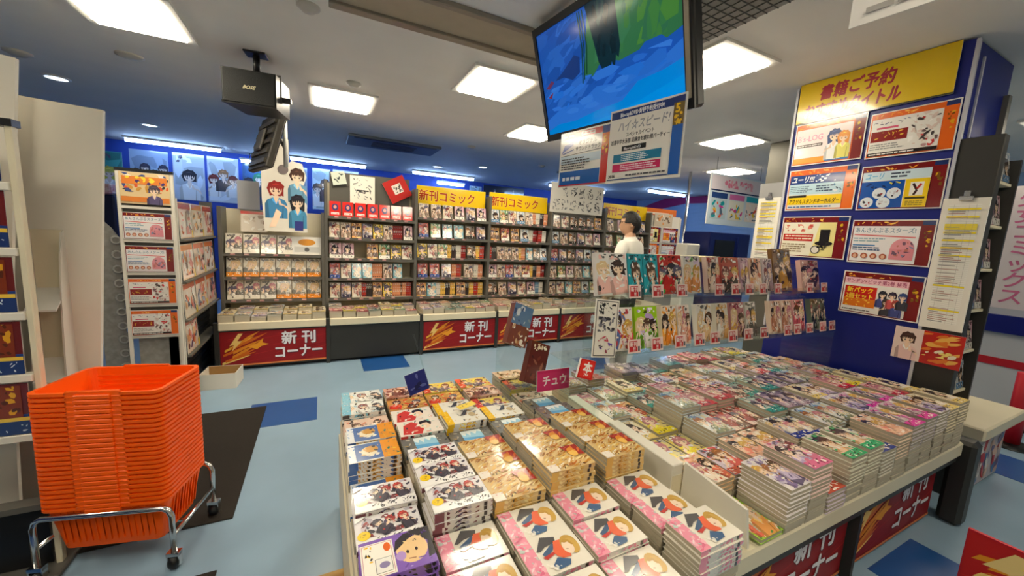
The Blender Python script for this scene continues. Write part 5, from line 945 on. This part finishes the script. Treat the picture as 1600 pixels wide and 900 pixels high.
far_poster(-.62, -.24, 1.80, 2.58, (150, 170, 190), [(190, 120, 190), (150, 200, 110)], 1, 'pastel far wall poster behind the monitor pole')
far_poster(-.15, .17, 1.80, 2.60, (190, 214, 230), [(50, 54, 70)], 2, 'pale framed far wall poster above the red boxes', (60, 60, 80))
far_poster(.22, .70, 1.80, 2.62, (150, 160, 176), [(70, 60, 66), (60, 50, 60)], 3, 'far wall poster crowded with portraits')
far_poster(-3.3, -2.95, 1.8, 2.5, (70, 150, 150), [(190, 190, 90)], 1, 'teal far wall poster next to the white panel')
far_poster(3.5, 4.6, 2.42, 2.66, (30, 44, 70), [(70, 110, 140)], 2, 'low dark landscape poster on the far wall', (40, 60, 90))
far_poster(3.15, 3.45, 2.4, 2.6, (190, 220, 240), [(120, 150, 190)], 1, 'small bright poster beside the dark landscape one')
o = MB().box(-3.3, -2.6, 7.4, 8.2, 0, 1.75, ch=.02).build('dark_counter', mat('dark_counter', (24, 30, 60), .4, noise=.1), None); tag(o, 'dark blue counter deep behind the white panel', 'counter')
o = MB().box(-3.3, -2.62, 7.38, 8.22, 1.76, 1.90, ch=.02).build('red_bundle', mat('red_cloth', (180, 40, 40), .6, rgb2=(220, 200, 196), nscale=9), None); tag(o, 'red and white bundle lying on the dark counter', 'bundle')

# ================================================================== far side beyond the riser
t = thing('poster_rack', 'white far rack with framed notices behind the man', 'rack', (5.2, 5.25, 0))
MB().box(0, .95, 0, .04, 0, 2.0).build('panel', M_WHITE, t); 
for x in (0, .46, .93): MB().box(x, x + .025, -.02, 0, 0, 1.98).build('post', M_WHITE, t)
for z in (.5, .85, 1.2, 1.5, 1.78): MB().box(.025, .93, -.02, 0, z, z + .02).build('rail', M_WHITE, t)
r4 = random.Random(8)
for k, (x, z) in enumerate(((5.24, 1.21), (5.69, 1.21), (5.24, 1.51), (5.69, 1.51))): board('framed_notice', notice(('white', 'stars', 'hat', 'sunday')[k], r4), .40, (x, 5.225, z), (1, 0, 0), (0, 0, 1), f'framed notice in the {["lower", "lower", "upper", "upper"][k]} {["near", "far", "near", "far"][k]} pocket of the far rack', 'notice')
a = Art(.5, .26, (206, 190, 166)).strokes(.05, .03, .45, .24, 16, [(120, 100, 80), (226, 150, 90), (240, 230, 214)], r4, .1, 2); board('framed_notice', a, .46, (5.45, 5.222, 1.80), (1, 0, 0), (0, 0, 1), 'beige framed picture at the top of the far rack', 'notice')
a = Art(.8, .12, (226, 120, 50)).rect(.02, .02, .6, .05, (240, 220, 200)); board('rack_heading', a, .8, (5.28, 5.3, 2.01), (1, 0, 0), (0, 0, 1), 'orange and white heading strip on the far rack', 'sign')
t = thing('notice_stand', 'slim stand with purple notices between the far rack and the booth', 'stand', (6.28, 5.1, 0)); MB().box(0, .4, 0, .03, 0, 1.75).build('panel', mat('lilac', (150, 150, 190), .6), t)
for k in range(3): inst('print', notice(('circles', 'stars', 'log')[k], r4).mesh('print', .36, PRINT_MATT), (.02, -.002, .9 + k * .28), (PI / 2, 0, 0), t)
o = MB().tube([(5.51, 4.6, 0), (5.51, 4.6, CZ)], .022, 10).build('chrome_pole', M_CHROME, None); tag(o, 'slim chrome pole from floor to ceiling behind the far rack', 'pole')
rr = random.Random(15); a = Art(1.25, .72, (206, 222, 236)); a.rect(.02, .5, 1.23, .7, (226, 216, 226)).strokes(.2, .54, .98, .66, 26, [(226, 130, 160), (236, 170, 190)], rr, .1, 1.5).rect(.02, .48, 1.23, .5, (30, 44, 90))
for k, c in enumerate(((40, 70, 130), (206, 110, 170), (40, 170, 190))): a.rect(.05 + k * .4, .38, .4 + k * .4, .46, c).rect(.05 + k * .4, .08, .4 + k * .4, .37, ((186, 210, 220), (226, 226, 214), (240, 226, 214))[k]).strokes(.07 + k * .4, .1, .38 + k * .4, .35, 14, [(30, 150, 160), (226, 190, 60), (230, 90, 50), (240, 240, 240), (90, 110, 130), (206, 60, 150)], rr, .12, 2)
nb_ = board('hanging_notice_board', a, 1.18, (4.72, 3.6, 1.80), (1, 0, 0), (0, 0, 1), 'pale blue hanging notice board with coloured panels before the booth', 'notice board', thick=.02)
for x in (.1, 1.08): MB().box(x - .002, x + .002, .67, .9, -.012, -.008).build('cord', M_GREY, nb_)

t = thing('register_booth', 'dark blue booth with a black opening far behind the riser', 'booth', (5.45, 4.05, 0)); MB().box(0, 1.0, 0, .5, 0, 1.72, ch=.01).build('body', mat('booth_blue', (24, 40, 110), .4, noise=.1), t); MB().box(.12, .6, -.01, 0, 1.0, 1.6).build('opening', M_BLACK, t); MB().box(.66, .86, -.03, 0, 1.0, 1.66).build('side_post', MATS['booth_blue'], t)
o = MB().box(5.0, 5.32, 4.1, 4.3, 0, 1.52, ch=.02).build('white_cabinet', M_WHITE, None); tag(o, 'small white cabinet next to the dark blue booth', 'cabinet')
o = MB().box(1.72, 2.25, 1.535, 1.64, 1.4045, 1.435, ch=.004).build('magazine_bundle', mat('bundle_paper', (226, 214, 170), .5, rgb2=(180, 160, 90), nscale=20), None); tag(o, 'flat bundle of cream magazines lying behind the upper tier', 'magazines')

# ================================================================== bookcase round the pillar corner and the far edge
t = thing('corner_bookcase', 'bookcase of comics round the front corner of the blue pillar', 'bookcase', (3.555, .845, 0))
MB().box(0, .45, .27, .29, 0, 2.15).build('back_panel', M_GREY, t); MB().box(.45, .475, .0, .29, 0, 2.15).build('upright', M_CHAR, t)
for z in (.62, .9, 1.18, 1.45, 1.73, 2.0): MB().box(0, .45, .02, .27, z - .02, z, ch=.003).build('shelf', M_CREAM, t)
MB().box(-.02, .78, -.20, .27, .42, .50, ch=.01).build('ledge', M_CREAM, t); MB().box(-.01, .77, -.13, .27, 0, .42).build('base', M_CHAR, t)
a = Art(.76, .4, (196, 186, 190)).strokes(.02, .02, .74, .38, 70, [(190, 60, 60), (240, 236, 230), (120, 110, 150), (226, 190, 170), (90, 130, 180)], rr, .14, 2); inst('print', a.mesh('print', .76, PRINT_MATT), (0, -.136, .015), (PI / 2, 0, 0), t)
for ri, z in enumerate((.621, .901, 1.181, 1.451, 1.731, 2.001)):
    for k in range(3):
        c = rr.choice([2, 5, 8, 11, 5, 8]); stand_book('corner_comic', 'sh' + str(c), SART[c], 3.64 + k * .14, .875, z, .125, .19, f'{PAL[c][2]} comic {ORD[k + 1]} from the pillar on shelf {ORD[ri + 1]} up of the corner bookcase', 'comics on the corner bookcase', .03, -.12)
t = thing('banner_sign', 'white vertical banner with pink lettering beyond the corner bookcase', 'sign', (5.6, 1.25, 0))
a = Art(.5, 1.1, (226, 216, 218)).vtext('少女コミックス', .1, .93, .13, (206, 110, 150)); inst('print', a.mesh('print', .5, PRINT_MATT), (-.004, 0, 1.08), basis((0, -1, 0), (0, 0, 1)).to_euler(), t); MB().box(0, .03, -.5, 0, 1.08, 2.18).build('panel', M_WHITE, t)
MB().box(0, .03, -.6, .1, 0, 1.08).build('lower_panel', mat('counter_white', (196, 200, 206), .5), t); MB().box(-.06, .0, -.62, .12, .86, 1.02).build('blue_rail', M_BLUEB, t); MB().box(-.012, 0, -.6, .1, .55, .62).build('red_stripe', mat('red_paint', (190, 20, 40), .5), t); MB().box(-.015, 0, -.6, .1, 0, .18).build('kick_plate', M_BLACK, t)
t = thing('barrier_post', 'red belt barrier post on a black foot by the white counter', 'post', (5.1, .80, 0)); MB().tube([(0, 0, .02), (0, 0, .62)], .05, 14).build('post', MATS['red_paint'], t); MB().lathe([(.001, .03), (.1, .025), (.15, .006), (.15, 0), (.001, 0)], 24).build('base', M_BLACK, t)
rf = random.Random(21); fa = Art(.95, .375, (196, 26, 26)); fa.strokes(0, 0, .95, .375, 40, [(226, 60, 30), (170, 16, 22), (210, 40, 28)], rf, .3, 5, .35)
for k in range(22): x, y = rf.uniform(-.02, .3), rf.uniform(0, .3); fa.poly([(x, y), (x + .12, y + .035), (x + .24, y + .10), (x + .13, y + .06), (x + .02, y + .03)], rf.choice([(236, 150, 30), (246, 196, 60), (222, 110, 24), (250, 220, 120)]))
fa.poly([(.05, .26), (.12, .36), (.19, .36), (.14, .31), (.2, .31), (.09, .22), (.12, .27)], (246, 214, 140)); fa.text('新 刊', .42, .2, .13, (240, 236, 240), .36, .02).text('コーナー', .4, .05, .13, (240, 236, 240), .47, .02)
t = thing('floor_banner_board', 'red banner board with gold swirls standing low at the near corner', 'sign', (2.42, .43, 0), (0, 0, .06)); MB().box(.004, .02, -.96, 0, 0, .385).build('board', MATS['red_paint'], t); inst('banner_print', fa.mesh('banner_print', .95, PRINT_MATT), (.001, -.005, .005), basis((0, -1, 0), (0, 0, 1)).to_euler(), t)
for y in (-.15, -.8): MB().box(-.01, .12, y - .01, y + .01, 0, .02).build('foot', M_GREY, t)
# ================================================================== the shopper
def skin_mesh(name, vs, es, rad, sub=2):
    me = bpy.data.meshes.new(name); me.from_pydata(vs, es, []); o = bpy.data.objects.new(name, me); COL.objects.link(o)
    o.modifiers.new('skin', 'SKIN'); s = o.modifiers.new('sub', 'SUBSURF'); s.levels = sub; s.render_levels = sub
    if not me.skin_vertices: 
        bpy.context.view_layer.objects.active = o
    for i, r in enumerate(rad): me.skin_vertices[0].data[i].radius = r if isinstance(r, tuple) else (r, r)
    me.skin_vertices[0].data[0].use_root = True
    dg = bpy.context.evaluated_depsgraph_get(); m2 = bpy.data.meshes.new_from_object(o.evaluated_get(dg)); bpy.data.objects.remove(o); m2.name = name
    for p in m2.polygons: p.use_smooth = True
    return m2
def person(loc, rz):
    # local frame: faces -y, x to his left side, pelvis first
    V = [(0, 0, .95), (0, .01, 1.08), (0, .015, 1.22), (0, .02, 1.40), (0, .015, 1.49), (0, 0, 1.56), (0, -.005, 1.61)]; Rr = [(.155, .115), (.15, .11), (.165, .115), (.185, .115), (.12, .085), (.056, .056), (.055, .055)]
    E_ = [(0, 1), (1, 2), (2, 3), (3, 4), (4, 5), (5, 6)]
    def ch(start, pts, rs):
        p = start
        for q, r in zip(pts, rs): V.append(q); Rr.append(r); E_.append((p, len(V) - 1)); p = len(V) - 1
        return p
    for s in (-1, 1):
        ch(0, [(s * .09, 0, .88), (s * .10, -.01, .5), (s * .10, .01, .12), (s * .10, -.03, .05), (s * .105, -.15, .035)], [.095, .062, .045, .045, .036])
        hd = ch(3, [(s * .165, .015, 1.455), (s * .215, .01, 1.39), (s * .245, .02, 1.14), (s * .23, -.09, .92), (s * .22, -.13, .86)], [.068, .066, .055, .034, .036])
        for f in range(4): ch(hd, [(s * .22 + (f - 1.5) * .001, -.135 - .018 * f + .03, .82 - .004 * f), (s * .215, -.145 - .018 * f + .03, .775 + .004 * abs(f - 1.5))], [.0095, .008])
        ch(hd, [(s * .195, -.15, .84), (s * .185, -.17, .81)], [.011, .009])
    me = skin_mesh('body', V, E_, Rr)
    sk = mat('skin', (206, 160, 128), .5, noise=.05); sh = mat('white_shirt', (232, 230, 220), .8, noise=.05, nscale=5, bump=.2, bscale=12); tr = mat('dark_trousers', (44, 44, 52), .8, noise=.1)
    for m in (sk, sh, tr): me.materials.append(m)
    for p in me.polygons:
        c = p.center; r = abs(c.x)
        p.material_index = 0 if c.z > 1.545 or (r > .19 and c.z < 1.14) else (2 if c.z < .93 and r < .2 else 1)
        if c.z < .075: p.material_index = 2
    t = thing('person', 'man in a white shirt with short black hair and glasses, browsing the shelves', 'person', loc, (0, 0, rz))
    inst('body', me, rot=(0, 0, -.55), parent=t)
    # head: shaped ellipsoid with chin, brow, nose
    hv, hf, n, m_ = [], [], 20, 14
    for i in range(m_ + 1):
        ph = PI * i / m_; z = math.cos(ph)
        for j in range(n):
            th = 2 * PI * j / n; x = math.sin(ph) * math.cos(th) * .077; y = math.sin(ph) * math.sin(th) * .096
            if z < 0: x *= 1 + .22 * z; y *= 1 + .10 * z
            if y < -.05 and abs(x) < .02 and -.45 < z < .1: y -= .018 * (1 - abs(z + .18) / .3) if abs(z + .18) < .3 else 0
            hv.append((x, y - .01 + (-.012 if z < -.3 else 0), 1.675 + z * .118))
    hf = [(i * n + j, i * n + (j + 1) % n, (i + 1) * n + (j + 1) % n, (i + 1) * n + j) for i in range(m_) for j in range(n)]
    MB().add(hv, hf, True).build('head', sk, t)
    for s in (-1, 1):
        MB().lathe([(.001, .008), (.018, .006), (.026, 0), (.018, -.006), (.001, -.006)], 12, Matrix.Translation((s * .078, .0, 1.668)) @ Matrix.Rotation(PI / 2, 4, 'Y') @ Matrix.Diagonal((1.15, .75, 1, 1))).build('ear', sk, t)
        MB().lathe([(.001, .006), (.010, .004), (.010, -.004), (.001, -.006)], 8, Matrix.Translation((s * .03, -.09, 1.69)) @ Matrix.Rotation(PI / 2, 4, 'X')).build('eye', M_BLACK, t)
    MB().box(-.022, .022, -.1, -.088, 1.612, 1.620, ch=.003).build('mouth', mat('lips', (170, 100, 90), .5), t)
    rnd = random.Random(2); hv = []
    for i in range(m_ + 1):
        ph = PI * i / m_; z = math.cos(ph)
        for j in range(n):
            th = 2 * PI * j / n; k = 1.13 + rnd.uniform(-.02, .03); x = math.sin(ph) * math.cos(th) * .077 * k; y = math.sin(ph) * math.sin(th) * .096 * k
            hv.append((x, y - .004, 1.682 + z * .122 * (1.06 if z > 0 else 1)))
    hf2 = []
    for f in hf:
        c = [sum(hv[q][k] for q in f) / 4 for k in range(3)]; lim = 1.73 if c[1] < -.06 else (1.69 if c[1] < -.02 else (1.645 if c[1] < .02 else 1.585))
        if c[2] > lim: hf2.append(f)
    MB().add(hv, hf2, True).build('hair', mat('black_hair', (22, 18, 17), .5, noise=.2, nscale=40, bump=.6, bscale=90), t)
    g = MB()
    for s in (-1, 1): g.tube([(s * .033 + .024 * math.cos(q * PI / 6), -.107, 1.692 + .017 * math.sin(q * PI / 6)) for q in range(13)], .0018, 5); g.tube([(s * .057, -.105, 1.697), (s * .08, -.04, 1.697), (s * .082, .0, 1.69)], .002, 5)
    g.tube([(-.009, -.109, 1.694), (.009, -.109, 1.694)], .0018, 5); g.build('glasses', M_BLACK, t)
person((2.86, 3.05, 0), -2.2)
print('objects', len(bpy.data.objects))
